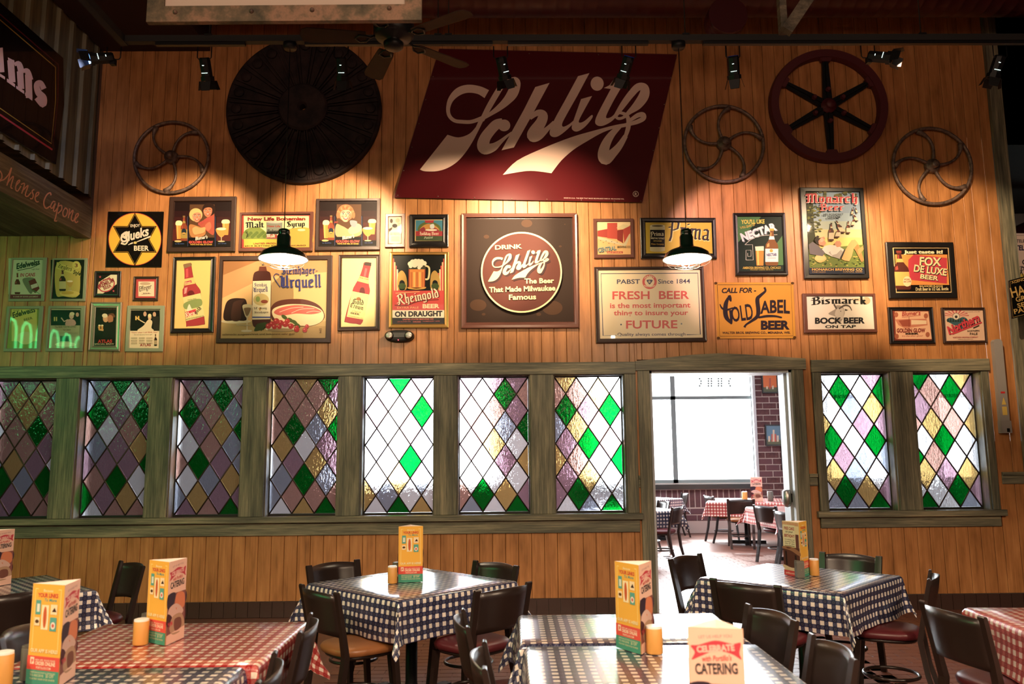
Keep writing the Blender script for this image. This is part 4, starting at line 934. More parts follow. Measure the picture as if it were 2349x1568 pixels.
# ---- little drawn things shared by the posters
def bottle(A, cx, y0, y1, w, glass='5a1410', lab='e8d9a8', cap='8a6a3a', lean=0, hi='b04030'):
    h = y1-y0
    def X(u, v): return (cx+u*w+lean*(1-v)*h, y0+v*h)
    body = [(-.14, 0), (.14, 0), (.15, .06), (.13, .08), (.20, .27), (.30, .34), (.46, .42), (.5, .50), (.5, .96), (.42, 1), (-.42, 1), (-.5, .96), (-.5, .50), (-.46, .42), (-.30, .34), (-.20, .27), (-.13, .08), (-.15, .06)]
    A.poly(glass, [X(*p) for p in body]); A.poly(cap, [X(*p) for p in ((-.17, -.01), (.17, -.01), (.17, .05), (-.17, .05))])
    A.poly(hi, [X(*p) for p in ((-.1, .10), (-.02, .10), (-.05, .27), (-.16, .30))]); A.poly(hi, [X(*p) for p in ((-.36, .42), (-.2, .38), (-.18, .48), (-.38, .50))])
    A.poly(lab, [X(*p) for p in ((-.5, .54), (.5, .54), (.5, .90), (-.5, .90))]); A.poly(lab, [X(*p) for p in ((-.17, .20), (.17, .20), (.23, .29), (-.23, .29))])
def beer(A, x0, y0, x1, y1, foam='f3e2b0', b='d9902a'):
    w = x1-x0; A.q(b, x0, y0, x1, y0, x1-w*.16, y1, x0+w*.16, y1); A.q('f0b860', x0+w*.15, y0, x0+w*.35, y0, x0+w*.35, y1, x0+w*.25, y1); A.sm(foam, x0-w*.05, y0-(y1-y0)*.02, x0+w*.2, y0-(y1-y0)*.14, x0+w*.8, y0-(y1-y0)*.14, x1+w*.05, y0-(y1-y0)*.02, x1-w*.04, y0+(y1-y0)*.14, x0+w*.04, y0+(y1-y0)*.14)
def goblet(A, cx, y0, w, h, b='dd9030'):
    A.sm(b, cx-w/2, y0, cx+w/2, y0, cx+w*.45, y0+h*.35, cx+w*.12, y0+h*.62, cx-w*.12, y0+h*.62, cx-w*.45, y0+h*.35); A.e('f5e6b8', cx, y0+h*.03, w*.5, h*.10)
    A.r('c9b890', cx-w*.04, y0+h*.6, cx+w*.04, y0+h*.93); A.e('c9b890', cx, y0+h*.95, w*.36, h*.05)
def face(A, cx, cy, r, skin='e0a078', hair='c07838', side=0):
    X = lambda u: cx+(u+side*.16)*r; Y = lambda v: cy+v*r
    A.e(hair, cx, Y(-.18), r*1.0, r*1.0); A.sm(skin, X(-.62), Y(-.35), X(0), Y(-.62), X(.62), Y(-.35), X(.62), Y(.35), X(.32), Y(.82), X(0), Y(.95), X(-.32), Y(.82), X(-.62), Y(.35))
    A.sm('b86848', X(.45), Y(-.3), X(.62), Y(.1), X(.5), Y(.6), X(.2), Y(.88), X(.38), Y(.4)); A.e('e08868', X(-.38), Y(.28), r*.15, r*.11); A.e('e08868', X(.38), Y(.28), r*.15, r*.11)
    for sx in (-.30, .30): A.e('f0e6da', X(sx), Y(-.05), r*.14, r*.075); A.e('2a1a14', X(sx), Y(-.05), r*.075, r*.075); A.l('4a2818', r*.07, X(sx-.18), Y(-.2), X(sx), Y(-.27), X(sx+.18), Y(-.2))
    A.l('a05840', r*.07, X(.02), Y(-.05), X(.10), Y(.26), X(-.06), Y(.30)); A.sm('a82820', X(-.30), Y(.42), X(0), Y(.48), X(.30), Y(.42), X(.16), Y(.64), X(-.16), Y(.64)); A.q('f8f0e4', X(-.2), Y(.46), X(.2), Y(.46), X(.13), Y(.55), X(-.13), Y(.55))
    A.sm(hair, X(-.72), Y(.0), X(-.66), Y(-.5), X(-.1), Y(-.85), X(.5), Y(-.72), X(.72), Y(-.1), X(.55), Y(-.42), X(.1), Y(-.52), X(-.45), Y(-.38))
# the flowing signature shared by the big red sign and the round one
def scr(A, col, thick=0):
    w = lambda *a: [x+thick for x in a]
    A.l(col, w(68, 60, 60, 58, 42, 30, 28, 27, 28, 28, 30), 772, 508, 712, 478, 630, 468, 560, 490, 505, 545, 483, 612, 491, 668, 530, 706, 590, 715, 660, 714, 742, 685, sm=True)
    A.l(col, w(34, 42, 44, 42, 40, 42), 735, 705, 785, 610, 840, 515, 882, 450, 930, 412, 985, 400, sm=True)
    A.l(col, w(46, 70, 80, 62, 45, 30, 24), 968, 398, 990, 425, 966, 500, 920, 560, 862, 612, 800, 656, 735, 695, sm=True)
    A.poly(col, [(712, 706)]+smooth([(690, 755), (640, 806), (560, 832), (478, 812)], 5, False)+smooth([(272, 1072), (310, 1085), (400, 1084), (480, 1060), (555, 1010), (620, 935), (668, 860), (705, 790), (755, 690)], 4, False))
    A.l(col, w(60, 74, 76, 82, 92, 84, 62, 34, 20, 16), 892, 718, 845, 735, 800, 780, 760, 835, 745, 890, 762, 918, 820, 905, 870, 868, 920, 825, 960, 795, sm=True); A.e(col, 902, 742, 46+thick/2, 44+thick/2)
    A.q(col, 1135, 455, 1242, 424, 1112, 664, 975, 907, 883, 928, 950, 805, 1052, 620)
    A.l(col, w(26, 45, 72, 78, 92, 92, 62, 36, 20), 1095, 690, 1150, 650, 1190, 665, 1180, 715, 1130, 790, 1122, 822, 1165, 818, 1225, 768, 1275, 715, sm=True)
    A.poly(col, [(1455, 374), (1540, 351)]+smooth([(1450, 520), (1365, 670), (1336, 730), (1345, 752), (1385, 735), (1420, 708), (1424, 722), (1360, 785), (1300, 826), (1256, 824), (1243, 788), (1275, 705), (1360, 550)], 4, False))
    A.poly(col, [(1478, 545), (1560, 522)]+smooth([(1500, 630), (1462, 705), (1470, 722), (1505, 708), (1556, 665), (1562, 685), (1510, 750), (1455, 786), (1420, 781), (1408, 750), (1435, 665)], 4, False)); A.e(col, 1598, 430, 49, 53)
    A.poly(col, [(1648, 463), (1690, 442), (1722, 398), (1802, 392)]+smooth([(1790, 440), (1720, 560), (1668, 665), (1672, 688), (1705, 678), (1740, 648), (1748, 668), (1700, 716), (1640, 745), (1600, 742), (1583, 715), (1605, 650), (1700, 470)], 4, False))
    A.l(col, w(28, 45, 52, 56, 62, 76, 66, 36, 22, 22, 22, 22, 26, 32, 34, 26), 1735, 672, 1790, 590, 1850, 510, 1905, 455, 1952, 462, 1948, 520, 1900, 590, 1840, 642, 1795, 682, 1755, 690, 1738, 668, 1765, 648, 1812, 662, 1832, 700, 1830, 760, 1808, 830, sm=True)
    A.l(col, w(30, 52, 70, 85, 90, 66, 50, 34), 1768, 750, 1705, 812, 1662, 885, 1645, 955, 1662, 992, 1715, 950, 1765, 895, 1812, 820, sm=True)
    A.l(col, w(24, 34, 38, 36, 34, 28, 26), 1845, 704, 1900, 668, 1940, 662, 1945, 688, 1905, 712, 1840, 732, 1770, 748, sm=True)
    A.poly(col, smooth([(892, 1112), (1000, 1005), (1200, 910), (1400, 832), (1560, 785), (1740, 738), (1850, 722)], 4, False)+smooth([(1850, 745), (1740, 762), (1640, 795), (1520, 862), (1420, 925), (1330, 1005), (1257, 1098)], 4, False)+smooth([(1257, 1100), (1160, 1086), (1060, 1084), (892, 1112)], 3, False))
def affine(src, dst):
    A_ = np.array([[x, y, 1] for x, y in src]); B_ = np.array(dst); X = np.linalg.lstsq(A_, B_, rcond=None)[0]; return X.T
# ---- the big red sign
q = [(1008, 114), (1552, 127), (1473, 464), (905, 453)]
t = thing('enamel_sign', 'huge dark red slanted sign with white flowing script', 'sign'); quadbox('plate', q, .02, .045, mat('sign_back', (.08, .008, .012), .3), t)
A = Art(880, 60, 3.2625, wallproj(.0455)); A.poly('560a12', [((x-880)*3.2625, (y-60)*3.2625) for x, y in q]); scr(A, 'f0cdbc')
A.ring('f0cdbc', 1887, 1255, 22, 4, 24); A.t('f0cdbc', 'R', 1879, 1268, 1898, 1268, 24); A.t('e0b0a8', 'MADE IN U.S.A.  THE BEER THAT MADE MILWAUKEE FAMOUS  MILWAUKEE WIS.', 1350, 1289, 1800, 1297, 9)
A.build('lettering', M['enamel'], t)
mb = MB()
for x, y in ((105, 1265), (407, 1273), (680, 1283), (960, 1290), (1222, 1295), (1480, 1300), (1728, 1308), (1925, 1308), (2190, 235), (1607, 213), (1090, 205), (370, 378), (315, 550), (265, 730), (212, 905), (150, 1080), (2150, 388), (2100, 585), (2062, 760), (2018, 930)):
    p = W(880+x/3.2625, 60+y/3.2625, -.047); mb.lathe([(.0, -.004), (.006, -.003), (.007, .0)], tuple(p), 8, 'y')
mb.build('screws', M['iron'], t)
# ---- the round sign in its square frame
def a_round(A):
    A.poly('2e1c12', [(145, 150), (1290, 150), (1310, 1275), (145, 1280)])
    for x, y, r in ((360, 345, 30), (800, 200, 60), (1165, 450, 16), (1215, 210, 8), (930, 1190, 26), (270, 1090, 90), (330, 1190, 20), (1080, 1120, 110)): A.e('4a2e1a', x, y, r, r*.7)
t = picture('square brown frame holding the round red-brown drink sign', P4(1040, 470, S8, 85, 90, 1350, 88, 1370, 1335, 83, 1342), P4(1040, 470, S8, 145, 145, 1293, 142, 1312, 1272, 143, 1278), M['redbrownf'], .06, .03, art=(1040, 470, S8, a_round), mat_print='paper', cat='sign', steps=2)
c = W(1040+742/S8, 470+735/S8, -.055); rr = float(W(1040+1190/S8, 470+735/S8, -.055)[0]-c[0])
MB().lathe([(.0, .0), (rr, .0), (rr, -.022), (rr-.008, -.027), (.0, -.027)], (c[0], -.032, c[2]), 64, 'y').build('disc', M['blackf'], t)
A = Art(1040, 470, S8, wallproj(.0594)); A.e('f3d8a4', 742, 733, 443, 441, n=72); A.e('5c2a20', 742, 733, 425, 423, n=72)
src = [(272, 1072), (892, 1112), (1988, 450), (1540, 351)]; dst = np.array([(372, 838), (640, 808), (1025, 510), (845, 480)], float)
A.aff = affine(src, dst+np.array([18, 16])); scr(A, '3a2228', 4); A.aff = affine(src, dst); scr(A, 'f3d8a4', 2); A.aff = None
for s_, x0, x1, y0, y1, h in (('DRINK', 455, 750, 485, 472, 48), ('The Beer', 775, 1098, 855, 848, 56), ('That Made Milwaukee', 390, 1113, 950, 930, 58), ('Famous', 605, 902, 1032, 1025, 58)): A.t('f3d8a4', s_, x0, y0, x1, y1, h, .03)
A.build('lettering', M['paper'], t)
# ---- left cluster (crop 0,460)
def a_star(A):
    A.poly('14100e', [(1028, 106), (1552, 106), (1530, 628), (1005, 628)]); A.e('b02818', 1277, 364, 252, 250, n=56); A.e('f0b818', 1277, 364, 246, 244, n=56)
    def star(R): return [(1277+R*(1 if k % 2 == 0 else .577)*math.sin(k*PI/6)*.95, 366-R*(1 if k % 2 == 0 else .577)*math.cos(k*PI/6)) for k in range(12)]
    A.poly('14100e', star(252)); A.poly('d09a18', star(238)); A.poly('14100e', star(233))
    A.t('e8d8c0', 'ENJOY', 1235, 250, 1325, 248, 28, .02); A.l('e8d8c0', [24, 22, 26, 26, 18, 14, 20], 1195, 300, 1155, 330, 1190, 345, 1200, 300, 1220, 350, 1190, 410, 1145, 400, sm=True)
    A.t('f0d8c8', "Glueks", 1150, 398, 1420, 322, 88, .03, .35); A.q('f0d8c8', 1290, 388, 1425, 330, 1428, 345, 1300, 392); A.q('f0d8c8', 1212, 416, 1255, 392, 1262, 404, 1215, 420)
    A.t('e8d8c0', 'BEER', 1268, 472, 1410, 472, 48, .03); A.e('d8c070', 1280, 398, 16, 12)
t = thing('enamel_sign', 'black square metal sign with a yellow circle and black star', 'sign'); quadbox('plate', P4(0, 460, S5, 1028, 106, 1552, 106, 1530, 628, 1005, 628), .018, .028, M['blackf'], t)
A = Art(0, 460, S5, wallproj(.0284)); a_star(A); A.build('lettering', M['enamel'], t)
def a_cans(A):
    A.r('cfd4b4', 80, 545, 410, 930); A.t('1c3c28', 'Edelweiss', 155, 648, 382, 600, 52, .04, .3); A.l('1c3c28', 6, 165, 662, 300, 635, 380, 598); A.t('b03040', 'IN CANS', 190, 720, 335, 715, 34, .03, .25)
    A.t('506050', 'Light Beer', 300, 655, 375, 652, 12); A.sm('7a8068', 215, 740, 330, 740, 300, 880, 250, 830); bottle(A, 165, 685, 885, 52, '5a1a14', 'd8d0b0')
    A.q('701c20', 270, 760, 330, 735, 375, 830, 335, 875, 300, 850); A.q('d8d0c0', 290, 800, 350, 780, 362, 812, 300, 835); A.r('701c30', 80, 888, 400, 930); A.t('d8c8b0', 'A CASE OF GOOD JUDGMENT', 125, 914, 362, 914, 13); A.l('38a060', 5, 290, 838, 375, 880)
picture('pale picture of a bottle and cans, first in the upper row at left edge', P4(0, 460, S5, 105, 540, 445, 538, 415, 950, 77, 952), P4(0, 460, S5, 125, 560, 405, 560, 388, 925, 98, 928), M['paintf'], art=(0, 460, S5, a_cans))
def a_zieg(A):
    A.r('16160e', 480, 560, 800, 930); A.sm('c8b450', 540, 590, 750, 600, 760, 700, 740, 900, 600, 905, 530, 880); A.q('d8cc60', 538, 580, 690, 640, 765, 690, 762, 715, 680, 690, 530, 640); A.fr('2a3010', 'Zieglers', 545, 632, 680, 668, 26); A.t('2a3010', 'Style', 690, 690, 760, 710, 38, .03)
    A.e('d8cc60', 722, 610, 38, 38); A.t('7a3020', '3', 708, 628, 736, 628, 34, .02); bottle(A, 592, 655, 855, 62, '2a1810', 'c8c080'); goblet(A, 662, 760, 56, 95, 'c8a040'); A.e('e0c860', 660, 880, 95, 28); A.e('caa838', 640, 872, 60, 16)
picture('dark picture of a bottle and a yellow ribbon, upper row second from the left edge', P4(0, 460, S5, 497, 545, 828, 543, 805, 950, 470, 950), P4(0, 460, S5, 515, 562, 800, 562, 782, 928, 490, 928), M['paintf'], art=(0, 460, S5, a_zieg))
def a_prem(A):
    A.poly('1c1410', [(930, 700), (1110, 700), (1100, 880), (915, 880)]); A.q('e8dcb8', 935, 770, 1050, 700, 1108, 700, 1105, 790, 975, 878, 918, 878); A.e('c03040', 1010, 800, 82, 60, -.5); A.e('e8dcb8', 1010, 800, 70, 50, -.5)
    A.t('8c1424', 'Schott', 950, 790, 1050, 735, 28, .02, .2); A.t('8c1424', 'PREMIUM', 930, 835, 1085, 765, 38, .04); A.t('8c1424', 'BEER', 985, 845, 1060, 815, 30, .03)
    for x, y in ((948, 722), (1075, 855)): A.poly('c04050', [(x+14*(1 if k % 2 == 0 else .4)*math.sin(k*PI/5), y-14*(1 if k % 2 == 0 else .4)*math.cos(k*PI/5)) for k in range(10)])
picture('small dark square frame with a diagonal red premium beer label', P4(0, 460, S5, 898, 665, 1145, 665, 1135, 912, 888, 910), P4(0, 460, S5, 930, 698, 1112, 700, 1104, 880, 920, 880), M['blackf'], steps=2, art=(0, 460, S5, a_prem))
def a_eff(A):
    A.r('c03838', 1280, 735, 1480, 930); A.r('f0d8b8', 1310, 765, 1460, 905); A.t('4a3830', 'Effinger', 1320, 860, 1440, 830, 48, .01, .3); A.e('c8a888', 1375, 785, 50, 14); A.l('b08060', 4, 1340, 885, 1430, 880); A.t('805848', 'BEER', 1355, 885, 1420, 883, 14)
picture('small ornate square frame with a red mat and script label', P4(0, 460, S5, 1265, 717, 1500, 716, 1490, 945, 1255, 945), P4(0, 460, S5, 1290, 742, 1478, 742, 1470, 920, 1282, 920), M['brownf'], steps=3, art=(0, 460, S5, a_eff))
def a_edel(A):
    A.r('8c9a30', 60, 1010, 400, 1410); A.r('d8cc60', 110, 1020, 350, 1330); A.t('5a6a20', 'Drink', 130, 1050, 185, 1045, 16); A.t('203818', 'Edelweiss', 120, 1110, 340, 1050, 52, .03, .25); A.t('405020', 'BEER', 230, 1140, 310, 1120, 24); A.e('e0d890', 240, 1300, 80, 60)
picture('yellow-green picture in a green-lit wide frame, lower row at the left edge', P4(0, 460, S5, 65, 998, 412, 996, 378, 1428, 30, 1428), P4(0, 460, S5, 100, 1026, 368, 1026, 348, 1398, 62, 1398), M['paintf'], art=(0, 460, S5, a_edel))
def toasters(A, x0, y0, x1, y1, base):
    w = x1-x0; h = y1-y0; A.r('120e0c', x0, y0, x1, y1); X = lambda u: x0+u*w; Y = lambda v: y0+v*h
    if base:
        A.sm('e8d0a8', X(.25), Y(1), X(.45), Y(.75), X(.62), Y(.45), X(.75), Y(.55), X(.72), Y(.85), X(.8), Y(1)); A.e('e0b088', X(.66), Y(.33), w*.06, h*.14); A.e('e8d8a0', X(.66), Y(.26), w*.06, h*.09); A.e('d0a080', X(.5), Y(.18), w*.055, h*.12); A.e('d0a080', X(.82), Y(.2), w*.055, h*.12); A.q('2a241e', X(.74), Y(.3), X(.98), Y(.3), X(.98), Y(1), X(.8), Y(1)); A.l('e8c8a0', w*.035, X(.5), Y(.62), X(.35), Y(.5), X(.22), Y(.36))
        for u in (.17, .26): A.r('e8b850', X(u), Y(.28), X(u+.05), Y(.48))
    else:
        A.sm('d8a098', X(.5), Y(1), X(.55), Y(.65), X(.75), Y(.6), X(.85), Y(.8), X(.8), Y(1)); A.e('e0b8a0', X(.7), Y(.38), w*.08, h*.2); A.e('e8d8b0', X(.72), Y(.25), w*.085, h*.12); A.e('d0a088', X(.9), Y(.3), w*.055, h*.14); A.l('e0b8a0', w*.04, X(.58), Y(.62), X(.45), Y(.75), X(.35), Y(.5))
        for u in (.10, .17): A.r('e8c870', X(u), Y(.45), X(u+.04), Y(.72))
def a_tl(A):
    A.r('b8b088', 455, 1015, 790, 1400); toasters(A, 482, 1035, 760, 1180, False); A.t('6a6048', "The BEER YOU'VE LOVED", 520, 1205, 720, 1200, 18); A.t('403828', 'for years', 600, 1228, 670, 1226, 12); A.r('201810', 570, 1280, 655, 1330)
    for k in range(5): A.l('8a8060', 2, 500, 1250+k*9, 740, 1248+k*9)
    A.e('f0e8c0', 620, 1360, 100, 22)
picture('advert with toasting couple over text, green-lit frame, second in the lower row', P4(0, 460, S5, 458, 995, 808, 994, 780, 1427, 427, 1427), P4(0, 460, S5, 485, 1022, 768, 1024, 752, 1395, 457, 1395), M['paintf'], art=(0, 460, S5, a_tl))
def a_atl(A):
    A.r('1a120c', 885, 1000, 1110, 1385); A.t('5a3020', 'Hoosier Royal Ale', 950, 1035, 1095, 1030, 20, 0, .2); A.e('d8a070', 1000, 1115, 26, 36); A.e('e8d8b0', 992, 1088, 26, 20); A.sm('6a4028', 1020, 1080, 1070, 1065, 1090, 1100, 1050, 1105); A.e('b07048', 1045, 1120, 28, 38); A.q('1e1612', 1000, 1160, 1090, 1140, 1110, 1300, 960, 1300)
    A.l('d8a070', 18, 980, 1225, 940, 1220, 935, 1190); beer(A, 932, 1180, 952, 1225); beer(A, 958, 1180, 978, 1225); A.t('d02818', 'ATLAS', 925, 1345, 1062, 1343, 30, .04); A.t('d8c8a0', 'SPECIAL BREW', 895, 1364, 1080, 1362, 14, .02)
picture('dark advert reading atlas in an ornate silver frame', P4(0, 460, S5, 860, 960, 1150, 960, 1130, 1425, 832, 1420), P4(0, 460, S5, 908, 1010, 1102, 1012, 1092, 1372, 888, 1372), M['silverf'], steps=4, dep=.045, art=(0, 460, S5, a_atl))
def a_atl2(A):
    A.r('f0d8b0', 1215, 1025, 1520, 1400); toasters(A, 1233, 1037, 1512, 1232, True); A.t('b05038', "''That's what I call REAL beer''", 1238, 1255, 1500, 1250, 13); A.t('806850', 'Rich and ripe and properly aged', 1270, 1273, 1440, 1270, 9); A.t('a01818', 'ATLAS', 1325, 1378, 1428, 1375, 26, .03)
    for r0 in (1295, 1318, 1342):
        for k in range(3): A.l('a89070', 2, 1240, r0+k*6, 1300, r0+k*6); A.l('a89070', 2, 1315, r0+k*6, 1370, r0+k*6); A.l('a89070', 2, 1385, r0+k*6, 1445, r0+k*6)
    bottle(A, 1473, 1262, 1372, 28, '201410', 'b8a078')
picture('advert of toasting people over text in a mossy frame, beside the bottle poster', P4(0, 460, S5, 1205, 992, 1558, 992, 1540, 1428, 1180, 1428), P4(0, 460, S5, 1240, 1030, 1515, 1032, 1502, 1395, 1222, 1393), M['paintf'], art=(0, 460, S5, a_atl2))
# ---- crop 370,440
def glow(A, man, ox=0, oy=0, s=1.0):
    X = lambda x: x*s+ox; Y = lambda y: y*s+oy
    A.poly('1a0808', [(X(110), Y(100)), (X(700), Y(100)), (X(690), Y(545)), (X(105), Y(545))])
    for k in range(4): A.r(('2a0c0e', '38100e', '481410', '581810')[k], X(112), Y(190+k*60), X(692), Y(490))
    A.r('0c0606', X(112), Y(490), X(692), Y(544)); A.r('0c0606', X(265), Y(240), X(550), Y(545))
    A.q('5a3a20', X(285), Y(125), X(533), Y(125), X(530), Y(465), X(275), Y(465))
    beer(A, X(146), Y(310), X(207), Y(470)); A.e('d0b878', X(167), Y(492), 35*s, 10*s); bottle(A, X(227), Y(240), Y(488), 68*s, '8a3a14', 'a88a38'); A.e('1c2838', X(226), Y(395), 24*s, 30*s); A.e('d0a040', X(226), Y(412), 18*s, 8*s)
    beer(A, X(607), Y(295), X(680), Y(430)); goblet(A, X(600), Y(365), 98*s, 135*s)
    A.r('3c4a80', X(262), Y(245), X(266), Y(543)); A.r('3c4a80', X(536), Y(245), X(540), Y(543))
    if man:
        A.sm('b04830', X(370), Y(320), X(440), Y(270), X(520), Y(200), X(530), Y(330), X(520), Y(430), X(440), Y(380)); A.sm('b8783c', X(280), Y(330), X(360), Y(340), X(440), Y(380), X(420), Y(440), X(300), Y(450)); face(A, X(475), Y(188), 66*s, 'c87850', '2a140c', -1); face(A, X(345), Y(240), 66*s, 'd88a68', 'e0b870', 1); A.sm('e0a060', X(310), Y(370), X(345), Y(345), X(385), Y(360), X(440), Y(352), X(430), Y(400), X(380), Y(420), X(330), Y(425)); A.sm('c86848', X(440), Y(330), X(485), Y(300), X(500), Y(350), X(470), Y(390), X(445), Y(370)); A.t('c04040', "After Glow", X(370), Y(335), X(495), Y(270), 30*s, .01, .2)
    else:
        A.sm('c8a070', X(280), Y(330), X(350), Y(350), X(420), Y(380), X(520), Y(330), X(520), Y(440), X(290), Y(455)); A.sm('e8b890', X(400), Y(380), X(480), Y(320), X(535), Y(345), X(520), Y(400), X(430), Y(430)); A.sm('8a98a0', X(420), Y(290), X(490), Y(300), X(470), Y(360), X(430), Y(340)); A.t('c03828', 'After', X(260), Y(318), X(300), Y(310), 20*s)
        face(A, X(375), Y(225), 84*s, 'f0a888', 'c86a38', 0)
        for k in range(9): A.e(('d88048', 'b85c28')[k % 2], X(302+k*18), Y(150+abs(4-k)*10+(12 if abs(4-k) > 3 else 0)), 16*s, 16*s)
        A.e('c86a38', X(296), Y(235), 16*s, 34*s); A.e('c86a38', X(455), Y(235), 16*s, 34*s)
    A.r('0c0606', X(272), Y(455), X(530), Y(545)); A.t('e8dcd0', "Blumer's", X(340), Y(482), X(465), Y(462), 34*s, .03, .3); A.t('e04030', 'GOLDEN GLOW', X(275), Y(512), X(517), Y(512), 24*s, .05); A.t('e8b838', 'TASTE AND FEEL SO GOOD', X(288), Y(531), X(507), Y(531), 12*s, .03)
    A.t('48609a', 'In Bottles', X(140), Y(524), X(228), Y(522), 13*s); A.t('48609a', 'On Draft', X(568), Y(522), X(650), Y(520), 13*s)
picture('wide dark-framed advert of two smiling people, left of the malt syrup advert', P4(370, 440, S6, 85, 48, 748, 44, 730, 592, 52, 598), P4(370, 440, S6, 135, 102, 702, 98, 690, 548, 108, 552), M['brownf'], .05, .02, group=None, art=(370, 440, S6, lambda A: glow(A, True)))
def a_malt(A):
    A.r('a8281c', 805, 232, 1485, 560); A.r('e8dfa0', 825, 240, 1475, 552); A.sm('c8a038', 1180, 400, 1470, 360, 1475, 552, 1000, 552); A.sm('788a38', 825, 400, 880, 360, 980, 355, 1060, 420, 1050, 470, 825, 480); A.r('c0b038', 825, 470, 1200, 552)
    for k in range(14): A.e('5a7028', 850+k*15, 400+(k*37 % 50), 18, 16)
    A.t('8c2018', 'New Life Bohemian', 862, 287, 1440, 282, 34, .05); A.fr('141414', 'Malt', 850, 358, 1030, 352, 36, .24); A.fr('141414', 'Syrup', 1255, 348, 1440, 342, 34, .24)
    A.r('888c80', 1050, 300, 1210, 470); A.e('b8bcb0', 1130, 302, 80, 12); A.t('a03020', 'New Life', 1060, 350, 1190, 352, 20, .03); A.r('202018', 1052, 395, 1210, 420); A.fr('181818', 'Bohem', 1060, 402, 1180, 404, 18, .2); A.r('a03020', 1052, 424, 1210, 464); A.fr('f0e8d0', 'Malt S', 1056, 454, 1180, 452, 20, .2)
    A.t('8c2018', 'UNITED PRODUCTS CO', 920, 524, 1280, 520, 17, .02); A.t('5a2a18', '2919 ELSTON AVE       CHICAGO', 832, 545, 1445, 538, 11, .02); A.e('e8dfa0', 1400, 380, 40, 12); A.l('2a2a18', 8, 850, 400, 865, 430, 850, 458)
picture('brown-framed farm-scene malt syrup advert behind the left pendant lamp', P4(370, 440, S6, 785, 205, 1518, 195, 1506, 588, 768, 594), P4(370, 440, S6, 808, 232, 1485, 222, 1478, 552, 800, 560), M['redbrownf'], .05, .012, art=(370, 440, S6, a_malt))
picture('wide dark-framed advert of a smiling red-haired woman with beers', P4(710, 440, S7, 65, 68, 706, 62, 700, 576, 52, 584), P4(710, 440, S7, 105, 98, 672, 94, 665, 542, 97, 545), M['brownf'], .05, .02, art=(710, 440, S7, lambda A: glow(A, False, -8, 0, .985)))
def a_rb(A):
    A.r('f0c670', 120, 675, 500, 1370); L_ = .0
    pts = [(222, 725), (295, 710), (300, 745), (318, 850), (345, 920), (385, 975), (395, 1040), (432, 1290), (410, 1325), (260, 1340), (248, 1315), (212, 1010), (225, 950), (232, 850), (228, 760)]
    A.poly('20100c', smooth([(x+3, y+2) for x, y in pts], 3)); A.poly('a8222a', smooth(pts, 3)); A.q('8a6a4a', 220, 722, 296, 706, 302, 740, 226, 765)
    A.q('d04048', 245, 770, 268, 765, 270, 850, 245, 858); A.q('f0908a', 232, 960, 262, 950, 250, 1010, 228, 1020); A.sm('6a1018', 260, 1030, 275, 990, 310, 985, 330, 1010, 325, 1030)
    A.q('d8c070', 228, 870, 325, 852, 340, 915, 232, 935); A.q('c04050', 232, 898, 300, 880, 306, 905, 234, 925); A.q('ded28a', 215, 1052, 392, 1010, 432, 1240, 248, 1290); A.sm('8a9a58', 222, 1120, 300, 1080, 395, 1070, 405, 1130, 330, 1160, 240, 1170); A.sm('e0e0c0', 262, 1155, 280, 1120, 300, 1160, 320, 1190, 260, 1190)
    A.q('d02838', 238, 1200, 345, 1168, 350, 1220, 248, 1255); A.fr('f8ecc8', 'Rhein', 250, 1248, 342, 1222, 26, .2); A.fr('2a2418', 'gold', 345, 1222, 405, 1165, 24, .2); A.t('3a3420', 'EXTRA PALE', 265, 1085, 350, 1068, 10); A.t('3a3420', 'UNITED STATES BREWING CO', 245, 1280, 425, 1240, 11)
    A.t('f0d890', 'Rhein', 235, 920, 295, 905, 16, .02, .2)
picture('tall black frame with a leaning red bottle on yellow, left of the ham poster', P4(370, 440, S6, 120, 650, 540, 645, 515, 1400, 88, 1408), P4(370, 440, S6, 155, 685, 495, 682, 468, 1360, 128, 1362), M['blackf'], .05, .02, steps=3, art=(370, 440, S6, a_rb))
